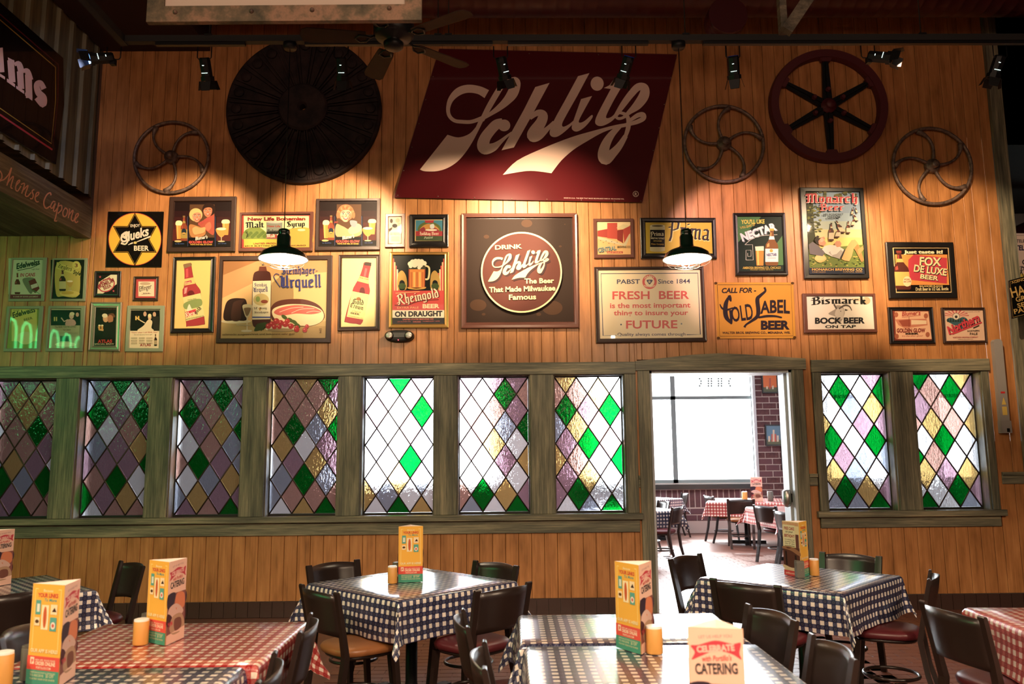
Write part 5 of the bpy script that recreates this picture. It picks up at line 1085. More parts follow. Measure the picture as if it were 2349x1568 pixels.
def a_ham(A):
    A.r('c8925a', 590, 680, 1660, 1470); A.q('a8703c', 610, 690, 960, 690, 620, 830); A.q('e0b070', 610, 1060, 1040, 850, 1652, 800, 1645, 1340, 600, 1340); A.r('b89a60', 590, 1290, 1650, 1470); A.q('a88850', 1105, 1350, 1650, 1340, 1640, 1465, 1100, 1465)
    A.sm('a08050', 1100, 940, 1130, 890, 1180, 850, 1200, 800, 1240, 800, 1260, 850, 1310, 890, 1320, 960, 1310, 1100, 1200, 1180, 1105, 1180)
    A.e('d8c8a0', 745, 1292, 150, 22); A.sm('2c150e', 625, 1275, 640, 1130, 690, 1070, 790, 1062, 850, 1090, 860, 1270, 740, 1282); A.sm('45251a', 700, 1275, 712, 1130, 745, 1090, 830, 1075, 800, 1130, 790, 1275)
    A.sm('4a2018', 920, 1340, 905, 1200, 915, 860, 960, 790, 1060, 790, 1098, 860, 1095, 1200, 1085, 1340, 1000, 1352); A.q('6a3020', 980, 745, 1048, 745, 1055, 790, 972, 790); A.q('3a2a1c', 1000, 735, 1020, 712, 1036, 735)
    A.q('e6d6b0', 915, 890, 1096, 885, 1088, 1270, 908, 1275); A.fr('283068', 'Steinhag', 930, 945, 1055, 942, 22, .18); A.fr('283068', 'Urquell', 922, 1000, 1065, 995, 30, .2); A.e('c8b070', 997, 1075, 78, 60); A.e('8a9a50', 965, 1070, 22, 28); A.e('8c4028', 1030, 1095, 35, 18); A.q('c08838', 970, 1160, 1002, 1158, 986, 1190); A.fr('3a2a20', 'HC  Nonig', 925, 1172, 1055, 1170, 14); A.fr('3a2a20', 'Steinhagen', 930, 1212, 1070, 1208, 12); A.r('3c4a90', 910, 1245, 1090, 1258)
    A.sm('5a2a1e', 1090, 1210, 1110, 1130, 1200, 1080, 1400, 1070, 1540, 1110, 1615, 1180, 1625, 1270, 1500, 1338, 1250, 1330, 1120, 1290); A.sm('e8cfa0', 1105, 1200, 1150, 1150, 1300, 1120, 1500, 1135, 1610, 1190, 1612, 1280, 1500, 1335, 1300, 1325, 1150, 1280); A.sm('c8584a', 1125, 1205, 1180, 1160, 1330, 1130, 1500, 1145, 1600, 1195, 1500, 1222, 1350, 1215, 1200, 1235)
    for a in ((1180, 1200, 1300, 1160, 1420, 1150), (1300, 1210, 1400, 1170, 1530, 1165), (1450, 1205, 1520, 1190, 1590, 1200)): A.l('f0b8a0', 6, *a, sm=True)
    for k in range(11): A.sm('3c4a24', 930+k*9, 1390-(k*29 % 40), 960+k*9, 1330-(k*17 % 30), 1040+k*4, 1330, 1020, 1370)
    for x, y in ((1230, 1250), (1330, 1300), (1360, 1330), (1290, 1280)): A.e('4a5a28', x, y, 34, 18, .6)
    A.e('d8c8a8', 1190, 1368, 150, 28); A.e('9a8058', 1190, 1378, 130, 18)
    for x, y, r in ((1070, 1340, 28), (1105, 1318, 26), (1150, 1290, 30), (1195, 1305, 26), (1130, 1345, 26), (1180, 1345, 24), (1240, 1320, 30), (1260, 1290, 26), (1295, 1340, 28), (1352, 1372, 27), (1355, 1350, 18), (1435, 1378, 24), (1455, 1342, 20)): A.e('a81820', x, y, r); A.e('e0706a', x-r*.3, y-r*.3, r*.25)
    A.sm('c8b890', 815, 1130, 905, 1128, 895, 1200, 870, 1250, 845, 1250, 825, 1200); A.sm('7a6040', 828, 1160, 893, 1158, 884, 1200, 865, 1235, 848, 1235, 834, 1200); A.r('d0c0a0', 852, 1250, 862, 1380); A.e('d0c0a0', 852, 1388, 55, 12); A.q('b8a880', 750, 1320, 900, 1328, 900, 1336, 750, 1332)
    A.fr('2a3070', 'Steinhager-', 1205, 820, 1565, 812, 46, .2); A.fr('2a3070', 'Urquell', 1190, 955, 1600, 948, 78, .2); A.e('2a3070', 1388, 762, 6); A.e('2a3070', 1412, 762, 6); A.l('2a3070', 7, 1190, 950, 1140, 880, 1125, 840, 1150, 815, 1180, 830, sm=True)
    A.t('4a3420', 'schmeckt ausgezeichnet und bekommt sehr gut!', 612, 1432, 1330, 1425, 20, 0); A.t('4a3420', 'Z', 1580, 1408, 1602, 1408, 26); A.r('4a3420', 1578, 1365, 1604, 1370)
picture('wide poster of a stoneware bottle, ham and radishes', P4(370, 440, S6, 582, 640, 1708, 632, 1690, 1505, 545, 1508), P4(370, 440, S6, 622, 692, 1658, 682, 1640, 1458, 592, 1462), M['brownf'], .05, .016, art=(370, 440, S6, a_ham))
# ---- crop 710,440
def a_gb(A):
    A.r('f0d690', 310, 655, 675, 1350)
    pts = [(550, 702), (612, 708), (612, 745), (590, 850), (592, 920), (604, 985), (590, 1050), (530, 1300), (470, 1315), (370, 1300), (355, 1265), (430, 990), (455, 930), (500, 850), (535, 750)]
    A.poly('20100c', smooth([(x-3, y+2) for x, y in pts], 3)); A.poly('9a2226', smooth(pts, 3)); A.q('3a2c20', 552, 700, 618, 706, 616, 740, 545, 732); A.q('c85050', 555, 760, 578, 765, 560, 850, 540, 845); A.sm('5a1014', 500, 1020, 510, 960, 545, 960, 550, 1030)
    A.q('d8c070', 505, 838, 592, 862, 588, 918, 480, 890); A.t('3a2c18', 'Gold Crown', 500, 860, 590, 880, 14, .02); A.q('e8d484', 425, 990, 598, 1025, 540, 1275, 372, 1245); A.e('8a5a28', 490, 1068, 24, 18); A.fr('2a2014', 'Gold', 430, 1118, 542, 1130, 34, .2); A.fr('2a2014', 'Crown', 405, 1150, 535, 1180, 30, .2); A.t('b03828', 'Charis', 425, 1195, 510, 1210, 18, 0, .3); A.t('2a2014', 'BEER', 410, 1215, 500, 1232, 18, .03); A.t('5a4420', 'STATES BREWING CO', 385, 1240, 530, 1268, 10)
picture('tall frame with a bottle leaning right on pale yellow, beside the gold frame', P4(710, 440, S7, 290, 628, 705, 623, 700, 1380, 278, 1386), P4(710, 440, S7, 325, 660, 666, 658, 660, 1342, 315, 1346), M['brownf'], .05, .018, steps=2, art=(710, 440, S7, a_gb))
def a_comic(A):
    A.r('241c16', 785, 245, 920, 518); A.r('c8b49a', 788, 248, 918, 515); A.sm('e8d8b8', 800, 400, 850, 375, 910, 390, 915, 500, 800, 505); A.e('1c1410', 852, 338, 26, 20); A.e('b09478', 880, 285, 22); A.e('3a2a20', 818, 290, 14, 22); A.e('b09478', 895, 325, 18); A.q('3a2a20', 790, 370, 830, 350, 822, 375, 795, 400)
    for k in range(3): A.t('302418', 'BEER AT HOME AND AWAY', 808, 410+k*10, 905, 410+k*10, 6, .02)
    for k in range(9): A.l('a89878', 2, 815, 443+k*6, 900, 443+k*6)
picture('narrow little brown frame with an old cartoon, left of the arched label', P4(710, 440, S7, 758, 216, 953, 214, 950, 550, 752, 552), P4(710, 440, S7, 790, 250, 918, 248, 914, 515, 788, 518), M['redbrownf'], .045, .01, art=(710, 440, S7, a_comic))
def a_hol(A):
    A.r('d8b878', 1050, 272, 1335, 490); A.r('3a8098', 1060, 282, 1328, 390); A.sm('5a6a38', 1080, 390, 1100, 330, 1190, 292, 1290, 330, 1318, 390, 1290, 390, 1190, 312, 1105, 390); A.sm('c08838', 1108, 390, 1130, 340, 1192, 318, 1262, 340, 1288, 390); A.sm('8c2a38', 1100, 390, 1140, 350, 1170, 380, 1230, 350, 1290, 392)
    A.e('e8dcc8', 1215, 380, 60, 10); A.sm('d0d8d8', 1205, 330, 1240, 320, 1245, 360, 1210, 365); A.q('a82430', 1150, 285, 1245, 282, 1235, 308, 1160, 310); A.r('a02430', 1060, 392, 1330, 440); A.fr('f0d8c0', 'Holiday Beer', 1102, 430, 1292, 430, 20, .2); A.r('44553a', 1062, 440, 1330, 486); A.t('c0d0b8', 'Potosi', 1145, 470, 1235, 462, 24, .01, .3)
picture('small black frame with an arched blue and red holiday beer label', P4(710, 440, S7, 1000, 225, 1388, 222, 1386, 546, 996, 548), P4(710, 440, S7, 1055, 276, 1330, 274, 1328, 488, 1052, 490), M['blackf'], .05, .02, steps=3, art=(710, 440, S7, a_hol))
def a_rhg(A):
    A.r('0c1210', 825, 630, 1350, 1320)
    for sx in (-1, 1):
        for k, c in enumerate(('c8403a', 'e8a878', 'c8403a', 'f0d0a0', 'c8403a')):
            x = 1090+sx*(252-k*13); A.q(c, x-7, 665+k*36, x+7, 665+k*36, x+7, 985, x-7, 985)
        x = 1090+sx*165; A.sm('b89040', x-42, 970, x-42, 830, x, 785, x+42, 850, x+42, 970); A.sm('0c1210', x-26, 975, x-26, 900, x, 880, x+26, 905, x+26, 975); A.e('3c5028', x, 940, 38, 30)
    A.q('a83818', 990, 760, 1158, 760, 1152, 955, 988, 955); A.q('e08828', 1000, 770, 1148, 770, 1144, 955, 1000, 955)
    for k in range(5): A.q('f4b858' if k % 2 else 'c86820', 1008+k*28, 800, 1028+k*28, 800, 1026+k*28, 950, 1010+k*28, 950)
    A.q('4a4838', 985, 735, 1162, 735, 1160, 772, 987, 772)
    for x, y, r in ((1005, 718, 24), (1030, 700, 26), (1060, 692, 24), (1090, 695, 26), (1120, 695, 24), (1148, 712, 22), (1050, 725, 30), (1105, 725, 30), (1010, 742, 18), (1095, 755, 18)): A.e('f4e8cc', x, y, r)
    A.l('e8d8a0', [16, 18, 18, 16], 1155, 735, 1195, 760, 1188, 860, 1155, 872, sm=True); A.sm('d8a040', 985, 950, 1070, 965, 1158, 948, 1150, 966, 1070, 975, 990, 966)
    A.r('d03a34', 828, 985, 1348, 1180); A.l('f0c878', 5, 860, 1010, 1100, 995); A.fr('7a1c18', 'Rheingold', 898, 1126, 1310, 1052, 60, .22); A.fr('f4e4c0', 'Rheingold', 888, 1122, 1300, 1048, 60, .18)
    A.l('3a1a10', 6, 850, 1130, 960, 1135, 1100, 1090, 1290, 1075, sm=True); A.t('e8a868', 'EXTRA PALE', 875, 1165, 1090, 1163, 20); A.t('f4dcb0', 'BEER', 1130, 1160, 1298, 1158, 42, .04); A.r('f0e4c8', 828, 1180, 1348, 1256); A.t('181410', 'ON DRAUGHT', 852, 1245, 1328, 1238, 52, .05)
    A.t('d86858', 'UNITED STATES BREWING CO', 930, 1280, 1238, 1276, 15, .02); A.t('d86858', 'CHICAGO', 1032, 1302, 1112, 1302, 13, .02); A.t('c85848', '2519 ELSTON AVE', 878, 1300, 1010, 1298, 9); A.t('c85848', 'HUMBOLDT 3370', 1130, 1296, 1300, 1294, 9)
picture('gold-framed poster of a foaming beer mug on red', P4(710, 440, S7, 798, 598, 1390, 598, 1388, 1355, 788, 1358), P4(710, 440, S7, 835, 632, 1346, 632, 1345, 1316, 828, 1318), M['gold'], .05, .02, steps=3, art=(710, 440, S7, a_rhg))
# ---- crop 1350,480
def a_cen(A):
    A.poly('e0b070', [(90, 132), (455, 132), (460, 488), (95, 488)]); A.q('e8d0a0', 95, 135, 450, 135, 450, 200, 95, 230); A.q('a83428', 98, 230, 205, 210, 205, 305, 98, 290); A.q('b83c2c', 202, 145, 310, 145, 310, 320, 202, 310); A.q('8c2820', 310, 225, 375, 215, 372, 360, 310, 330); A.q('b03828', 372, 215, 450, 170, 450, 255, 385, 362); A.q('d8c898', 300, 200, 375, 160, 445, 178, 370, 215); A.q('cfc09a', 100, 290, 380, 370, 440, 262, 455, 280, 400, 400, 100, 320)
    for k in range(9): A.e('6a4a30', 130+k*30, 335+(k*23 % 40), 7, 3)
    A.t('3a3a38', 'CENTRAL', 108, 468, 302, 438, 48, .05, 0, 0, 1, -.2); A.t('7a9898', 'CENTRAL', 104, 462, 300, 434, 48, .02); A.t('3a4030', 'BREWING CO.', 312, 418, 455, 416, 24, .02); A.r('b03828', 200, 452, 370, 474); A.t('e8c890', 'EAST ST. LOUIS ILL.', 208, 470, 362, 468, 11, .02)
picture('small square picture of a big red-brick brewery', P4(1350, 480, SB, 52, 100, 484, 98, 494, 520, 62, 524), P4(1350, 480, SB, 92, 135, 450, 135, 456, 484, 98, 486), M['redbrownf'], .045, .012, art=(1350, 480, SB, a_cen))
def a_prima(A):
    A.r('d0b020', 610, 138, 1340, 475); A.r('d8cfa0', 662, 175, 824, 445); A.e('e8e0b8', 743, 178, 80, 16); A.e('6a6040', 743, 178, 62, 10); A.e('d8cfa0', 743, 442, 80, 14); A.r('14120e', 664, 220, 822, 405); A.fr('e8e0b8', 'Prima', 672, 285, 812, 283, 28, .2); A.t('e8e0b8', 'BARLEY MALT EXTRACT', 672, 318, 818, 322, 18, .03); A.t('e8c860', 'HOP FLAVORED', 700, 345, 790, 347, 13, .02); A.t('d8b040', 'Prima Company', 675, 380, 815, 382, 16, .02, .2)
    A.fr('f0e890', 'Prima', 872, 300, 1312, 345, 118, .21); A.fr('26202c', 'Prima', 866, 292, 1306, 337, 118, .17)
picture('yellow advert with a black-labelled can behind the right pendant lamp', P4(1350, 480, SB, 555, 90, 1370, 90, 1385, 528, 568, 530), P4(1350, 480, SB, 612, 140, 1325, 142, 1338, 474, 620, 474), M['blackf'], .05, .012, steps=3, art=(1350, 480, SB, a_prima))
def a_nec(A):
    A.poly('102420', [(1600, 75), (2080, 75), (2110, 670), (1620, 670)]); A.q('4a7a48', 1605, 80, 1860, 80, 1610, 360); A.q('4a7a48', 2090, 280, 2100, 600, 2040, 600, 1990, 420)
    A.t('e8cf50', "YOU'LL LIKE", 1645, 155, 1898, 150, 44, .03); A.t('e0b838', '"A FULL QUART OF"', 1635, 212, 1800, 175, 26, .01, 0); A.t('8890a0', 'NECTAR', 1668, 350, 2040, 222, 84, .05, 0, 0, 1, -.05); A.t('e8e6ea', 'NECTAR', 1658, 342, 2032, 216, 84, .05, 0, 0, 1, -.05)
    A.l('c8c8c0', 5, 1720, 545, 1697, 545, 1697, 440, 1752, 440, 1752, 505, 1715, 505, 1715, 470); A.l('c8c8c0', 5, 1700, 545, 1775, 545, 1768, 380, 1685, 380); A.l('c8c8c0', 5, 1685, 380, 1760, 320, 1860, 285, 2035, 272, sm=True)
    A.q('c88018', 1798, 410, 1890, 405, 1885, 605, 1812, 605); A.q('e8b850', 1812, 430, 1835, 430, 1838, 600, 1822, 600); A.q('e8dcc0', 1795, 400, 1888, 396, 1890, 445, 1800, 445); bottle(A, 1975, 210, 605, 140, '7a4a1c', 'e8e4e8', 'c8a038', 0, 'd09850'); A.t('2a2a6a', 'NECTAR', 1920, 505, 2030, 500, 30, .04); A.e('c8a038', 1970, 445, 18); A.l('c08890', 3, 1930, 520, 2020, 518); A.l('c08890', 3, 1930, 530, 2020, 528)
    A.t('d8b848', 'AMBROSIA BREWING CO., CHICAGO', 1662, 642, 2072, 640, 26, .01); A.t('b89838', 'PHONE YARDS 5812-14', 1745, 656, 1990, 655, 11)
picture('black-framed green advert of a bottle and glass reading nectar', P4(1350, 480, SB, 1560, 38, 2118, 35, 2152, 706, 1590, 710), P4(1350, 480, SB, 1605, 80, 2082, 78, 2108, 664, 1622, 668), M['blackf'], .05, .016, steps=2, art=(1350, 480, SB, a_nec))
def a_pab(A):
    A.poly('f2dcb4', [(100, 650), (1200, 645), (1235, 1395), (120, 1395)]); nv = '303858'; rd = 'd83c34'
    A.l(nv, 9, 300, 1357, 157, 1360, 134, 692, 1178, 686, 1205, 1347, 1057, 1350)
    A.t(nv, 'PABST', 306, 802, 555, 800, 50, .02); A.t(nv, 'Since 1844', 750, 800, 1095, 796, 50, .015); A.e(rd, 658, 780, 78); A.e('f2dcb4', 658, 780, 52); A.t('f2dcb4', 'PABST', 605, 752, 712, 752, 20, .03, 0, 24); A.t('f2dcb4', 'BREWERIES', 600, 826, 716, 826, 14, .03, 0, -14); A.sm(nv, 628, 760, 690, 760, 676, 790, 658, 808, 640, 790); A.t('f2dcb4', 'B', 648, 790, 668, 790, 26)
    for s_, x0, x1, y0, y1, h in (('FRESH  BEER', 258, 1085, 968, 962, 88), ('is the most important', 232, 1098, 1062, 1055, 56), ('thing to insure your', 272, 1074, 1140, 1136, 54), ('FUTURE', 405, 958, 1282, 1278, 88)): A.t(rd, s_, x0, y0, x1, y1, h, .02)
    A.e(nv, 351, 1240, 9); A.e('808890', 1002, 1232, 9); A.t(nv, 'Quality always comes through', 312, 1362, 1045, 1358, 34, .008)
picture('large cream framed sign with red lettering about fresh beer', P4(1350, 480, SB, 62, 620, 1240, 612, 1278, 1420, 86, 1438), P4(1350, 480, SB, 106, 655, 1200, 650, 1232, 1380, 125, 1392), M['brownf'], .055, .018, steps=2, cat='sign', art=(1350, 480, SB, a_pab))
def a_gold(A):
    A.poly('cf8f1c', [(1360, 788), (2205, 788), (2232, 1388), (1388, 1392)]); nv = '302830'
    A.l(nv, 5, 1388, 812, 2182, 812, 2205, 1362, 1415, 1366, 1386, 812); A.t(nv, 'CALL FOR -', 1436, 900, 1808, 895, 54, .04, .2)
    A.t(nv, 'OLD', 1550, 1210, 1780, 1180, 170, .02, 0, 0, 1, .1); A.l(nv, [14, 30, 46, 50, 46, 18], 1525, 925, 1500, 965, 1480, 1020, 1474, 1100, 1490, 1170, 1545, 1234, sm=True); A.l(nv, [10, 20, 22, 14], 1415, 1020, 1440, 1065, 1490, 1082, 1558, 1060, sm=True); A.l(nv, [28, 32, 26], 1528, 1085, 1538, 1150, 1538, 1225, sm=True); A.l(nv, [32, 36, 14], 1516, 925, 1525, 960, 1536, 992, sm=True)
    A.l(nv, [22, 24, 34, 44, 44, 40, 28, 20, 26], 1895, 840, 1905, 880, 1850, 930, 1820, 970, 1830, 1080, 1820, 1150, 1760, 1200, 1700, 1240, 1680, 1270, sm=True); A.t(nv, 'ABEL', 1850, 1120, 2170, 1118, 140, .03, 0, 8, 1, .12); A.l(nv, [20, 26, 22, 16], 1830, 1165, 1920, 1150, 2010, 1150, 2085, 1165, sm=True)
    A.t(nv, 'BEER', 1858, 1290, 2168, 1288, 92, .05); A.t(nv, 'WALTER BROS. BREWING CO., MENASHA, WIS.', 1442, 1340, 2175, 1338, 24, .025)
    for x, y in ((1372, 795), (2198, 795), (2222, 1378), (1400, 1384)): A.e('5a3a18', x, y, 18, 14)
t = thing('enamel_sign', 'unframed mustard-yellow tin sign with dark lettering', 'sign'); quadbox('plate', P4(1350, 480, SB, 1360, 788, 2205, 788, 2232, 1388, 1388, 1392), .017, .026, mat('tin_back', (.4, .2, .04), .4), t)
A = Art(1350, 480, SB, wallproj(.0264)); a_gold(A); A.build('lettering', M['enamel'], t)
# ---- crop 1820,400
def a_mon(A):
    A.poly('8aa0b8', [(100, 148), (565, 148), (612, 852), (140, 852)])
    for k, c in enumerate(('9ab0c0', 'b0bcb0', 'd0c890', 'e8cc70')): A.q(c, 110, 330+k*70, 580+k*4, 330+k*70, 600, 660, 130, 660)
    rd = random.Random(5); A.sm('34381c', 108, 150, 200, 150, 170, 260, 180, 480, 200, 600, 130, 640)
    for k in range(60): x, y = 125+rd.random()*110, 270+rd.random()*230; A.e(rd.choice(('4a5426', '6a7030', '38401e', '8a8a3c')), x, y, 9+rd.random()*7, 7)
    for k in range(26): A.e(rd.choice(('4a5030', '6a6838')), 180+rd.random()*370, 150+rd.random()*70, 16, 9)
    A.q('6a7a30', 130, 640, 600, 600, 608, 800, 138, 800)
    for k in range(70): A.e(rd.choice(('4c6024', '7c8c34', '38481c', 'a8a048')), 145+rd.random()*455, 690+rd.random()*100, 9, 6)
    A.sm('c8b060', 180, 720, 230, 670, 285, 720, 230, 755); A.e('d8c078', 230, 715, 46, 20)
    A.q('6a6468', 130, 600, 165, 575, 215, 610, 270, 670, 250, 700, 140, 680)
    A.q('c88a68', 222, 548, 238, 538, 262, 532, 270, 545, 262, 560, 280, 585, 262, 612, 226, 604, 205, 580); A.q('2a1c14', 180, 560, 200, 522, 222, 528, 216, 545, 236, 540, 214, 570, 218, 600, 196, 590); A.q('e0a888', 228, 552, 250, 542, 264, 560, 250, 578, 230, 580)
    A.q('d8cfc4', 245, 640, 268, 612, 310, 602, 375, 607, 432, 640, 442, 668, 400, 722, 330, 702, 275, 676); A.q('a8a098', 300, 668, 345, 640, 400, 640, 438, 668, 400, 720, 340, 704); A.q('d8cfc4', 318, 640, 360, 612, 400, 615, 410, 640, 370, 680, 330, 690, 318, 670)
    A.q('c88a68', 350, 590, 372, 566, 385, 572, 392, 562, 412, 590, 404, 618, 372, 622)
    A.q('2a241c', 398, 716, 436, 640, 446, 646, 412, 724); A.q('c8a060', 412, 724, 446, 644, 498, 562, 528, 556, 556, 590, 606, 735, 584, 752, 545, 675, 518, 632, 500, 700, 478, 742, 440, 738); A.q('a07c40', 520, 630, 545, 600, 556, 600, 606, 735, 584, 752, 550, 690); A.q('b89050', 552, 640, 596, 610, 604, 640, 560, 690)
    for a in ((325, 415, 568, 44, 0), (372, 440, 540, 40, .35), (425, 395, 500, 40, -.55), (470, 400, 505, 32, 0), (505, 360, 440, 26, .3), (545, 325, 400, 22, -.5), (500, 280, 345, 16, .2), (545, 270, 330, 14, -.3)): bottle(A, a[0], a[1], a[2], a[3], '4a2014', 'd0c0a0', '2a1810', a[4])
    A.fr('f0d8d0', 'Monarch', 116, 244, 560, 244, 50, .26); A.fr('c0303c', 'Monarch', 112, 240, 556, 240, 50, .20); A.fr('f0d8d0', 'Beer', 234, 310, 434, 308, 36, .26); A.fr('c0303c', 'Beer', 232, 307, 432, 305, 36, .20)
    A.t('2a3440', 'HIS FONDEST', 256, 350, 428, 348, 16, .02); A.t('2a3440', 'DREAM', 292, 375, 400, 372, 16, .02)
    A.q('20283c', 138, 798, 608, 795, 612, 852, 142, 852); A.t('e0a840', 'MONARCH BREWING CO', 160, 822, 590, 822, 20, .02); A.t('a88040', 'CHICAGO', 162, 840, 275, 840, 12, .01); A.t('a88040', 'CANAL 6500', 425, 838, 590, 838, 12, .01)
picture('tall black-framed poster of a man lying on grass dreaming of bottles', P4(1820, 400, SC, 54, 110, 600, 114, 653, 888, 98, 890), P4(1820, 400, SC, 108, 150, 562, 152, 612, 848, 138, 850), M['blackf'], .05, .014, art=(1820, 400, SC, a_mon))
def a_bis(A):
    A.poly('e8dccc', [(108, 1040), (690, 1040), (695, 1330), (120, 1330)]); A.e('c8a880', 625, 1080, 34, 32); A.e('d8c0a0', 560, 1070, 60, 16); A.fr('1a1a18', 'Bismarck', 162, 1115, 628, 1112, 40, .24, 8)
    A.sm('a09488', 345, 1210, 300, 1190, 360, 1150, 370, 1120, 420, 1130, 440, 1180, 420, 1240, 395, 1265, 370, 1225); A.sm('c8bcae', 355, 1200, 375, 1150, 430, 1150, 425, 1230, 385, 1228)
    A.l('5a5048', [12, 16, 12, 6], 390, 1150, 440, 1120, 480, 1130, 500, 1165, sm=True); A.l('5a5048', [12, 14, 8], 370, 1150, 350, 1115, 345, 1110, sm=True); A.e('2a2420', 405, 1170, 4); A.q('3a342c', 440, 1150, 470, 1160, 445, 1168)
    A.t('1c1c20', 'BOCK BEER', 185, 1275, 612, 1272, 50, .045); A.t('1c1c20', 'ON TAP', 272, 1314, 536, 1312, 24, .03)
picture('white wide sign with a goat head and black-letter heading', P4(1820, 400, SC, 80, 1018, 702, 1018, 722, 1350, 96, 1356), P4(1820, 400, SC, 112, 1042, 676, 1042, 695, 1322, 125, 1326), M['redbrownf'], .045, .012, cat='sign', art=(1820, 400, SC, a_bis))
def a_fox(A):
    A.poly('e8c080', [(850, 625), (1330, 625), (1358, 1012), (878, 1012)]); A.poly('140e0c', [(858, 632), (1322, 632), (1350, 1004), (885, 1004)]); A.q('e8902c', 868, 685, 1318, 685, 1335, 945, 892, 945); A.q('c8283c', 1030, 685, 1315, 715, 1315, 935, 980, 900, 985, 730); A.t('f0e8b8', 'Just taste it!', 945, 676, 1280, 676, 28, .05)
    for s_, x0, x1, y0, y1, h in (('FOX', 1080, 1265, 775, 782, 72), ('DE LUXE', 1030, 1310, 828, 865, 60), ('BEER', 1085, 1240, 888, 908, 38)): A.t('182018', s_, x0+5, y0+4, x1+5, y1+4, h, .05); A.t('f2e4a8', s_, x0, y0, x1, y1, h, .03)
    bottle(A, 945, 655, 985, 130, '5a2418', 'e8b050', '8a3020', -.13); A.e('f0d8a0', 975, 915, 36, 44); A.t('8c2018', 'FOX', 950, 905, 998, 905, 14, .03); A.t('8c2018', 'DE LUXE', 945, 925, 1008, 922, 14, .03)
    A.t('e8c878', 'BALANCED FLAVOR', 1080, 962, 1282, 962, 14, .03); A.t('f0dca0', 'Draft Beer in 1/2 Gal. Bottle', 1048, 994, 1328, 990, 28, .02)
picture('wide black-matted advert in orange and red reading fox de luxe', P4(1820, 400, SC, 792, 577, 1370, 580, 1406, 1055, 825, 1060), P4(1820, 400, SC, 850, 625, 1330, 626, 1356, 1010, 880, 1012), M['blackf'], .05, .012, art=(1820, 400, SC, a_fox))
def a_bl2(A):
    A.poly('7a2c1c', [(850, 1165), (1165, 1165), (1200, 1420), (865, 1420)]); A.poly('e8b088', [(868, 1172), (1155, 1172), (1185, 1408), (880, 1408)]); A.t('a82820', "Blumer's", 930, 1212, 1090, 1200, 38, .03, .15); A.l('a82820', 4, 930, 1222, 1000, 1216, 1090, 1204)
    A.q('c87858', 870, 1240, 1140, 1235, 1150, 1290, 960, 1318, 900, 1290); A.q('a04830', 900, 1250, 1000, 1240, 1005, 1300, 935, 1300); A.q('e8c8a0', 1010, 1245, 1140, 1250, 1140, 1280, 1010, 1285); A.l('8a3a28', 4, 990, 1310, 990, 1215); A.t('7c2018', 'GOLDEN GLOW', 885, 1352, 1130, 1350, 34, .05); A.t('302018', 'BEER', 960, 1370, 1075, 1369, 14, .06); A.t('b05038', "It's the after glow!", 930, 1388, 1110, 1386, 12, .01, .2)
    for x, y in ((880, 1200), (1135, 1210), (885, 1385), (1150, 1370)): A.e('a85838', x, y, 18, 22)
picture('small dark-framed golden glow label with a brewery view', P4(1820, 400, SC, 812, 1135, 1195, 1135, 1220, 1445, 832, 1448), P4(1820, 400, SC, 848, 1165, 1162, 1165, 1188, 1418, 866, 1420), M['blackf'], .045, .014, steps=3, art=(1820, 400, SC, a_bl2))
def a_nor(A):
    A.poly('e8bc9c', [(1295, 1160), (1630, 1160), (1645, 1425), (1310, 1425)])
    for k in range(9):
        a = PI+k*PI/9+.1; A.q('c85858', 1395, 1215, 1395+110*_c(a), 1215+62*_s(a)*.9, 1395+110*_c(a+.16), 1215+62*_s(a+.16)*.9)
    A.sm('3c6068', 1312, 1250, 1345, 1225, 1400, 1240, 1450, 1220, 1490, 1240, 1500, 1290, 1440, 1320, 1380, 1290); 
    for k in range(8): A.q('2a3c34', 1315+k*22, 1262, 1325+k*22, 1225, 1335+k*22, 1262)
    A.e('e8d8c0', 1394, 1215, 32, 30); A.e('3a3430', 1394, 1218, 12); A.ring('6a5a50', 1394, 1215, 31, 4, 24)
    A.t('1c1418', 'Northern', 1338, 1372, 1606, 1252, 66, .05, .15); A.t('d02838', 'Northern', 1332, 1366, 1600, 1247, 66, .045, .15); A.q('c82838', 1330, 1368, 1612, 1258, 1616, 1272, 1370, 1370); A.l('3a2824', 10, 1540, 1315, 1592, 1292)
    A.t('2a2420', 'NORTHERN', 1490, 1348, 1594, 1344, 15, .02); A.t('2a2420', 'PALE', 1512, 1374, 1578, 1372, 20, .02); A.t('a83838', 'NORTHERN BREWING COMPANY', 1366, 1400, 1582, 1397, 11, .02); A.t('6a5048', 'SUPERIOR, WISCONSIN, U.S.A.', 1410, 1414, 1540, 1412, 6); A.t('6a5048', 'CONTENTS 12 FL. OZ.', 1470, 1180, 1600, 1176, 6)
picture('small rope-edged picture with a sunburst label reading northern', P4(1820, 400, SC, 1270, 1138, 1640, 1138, 1664, 1437, 1292, 1442), P4(1820, 400, SC, 1295, 1162, 1622, 1162, 1642, 1420, 1312, 1424), M['brownf'], .045, .014, steps=3, art=(1820, 400, SC, a_nor))
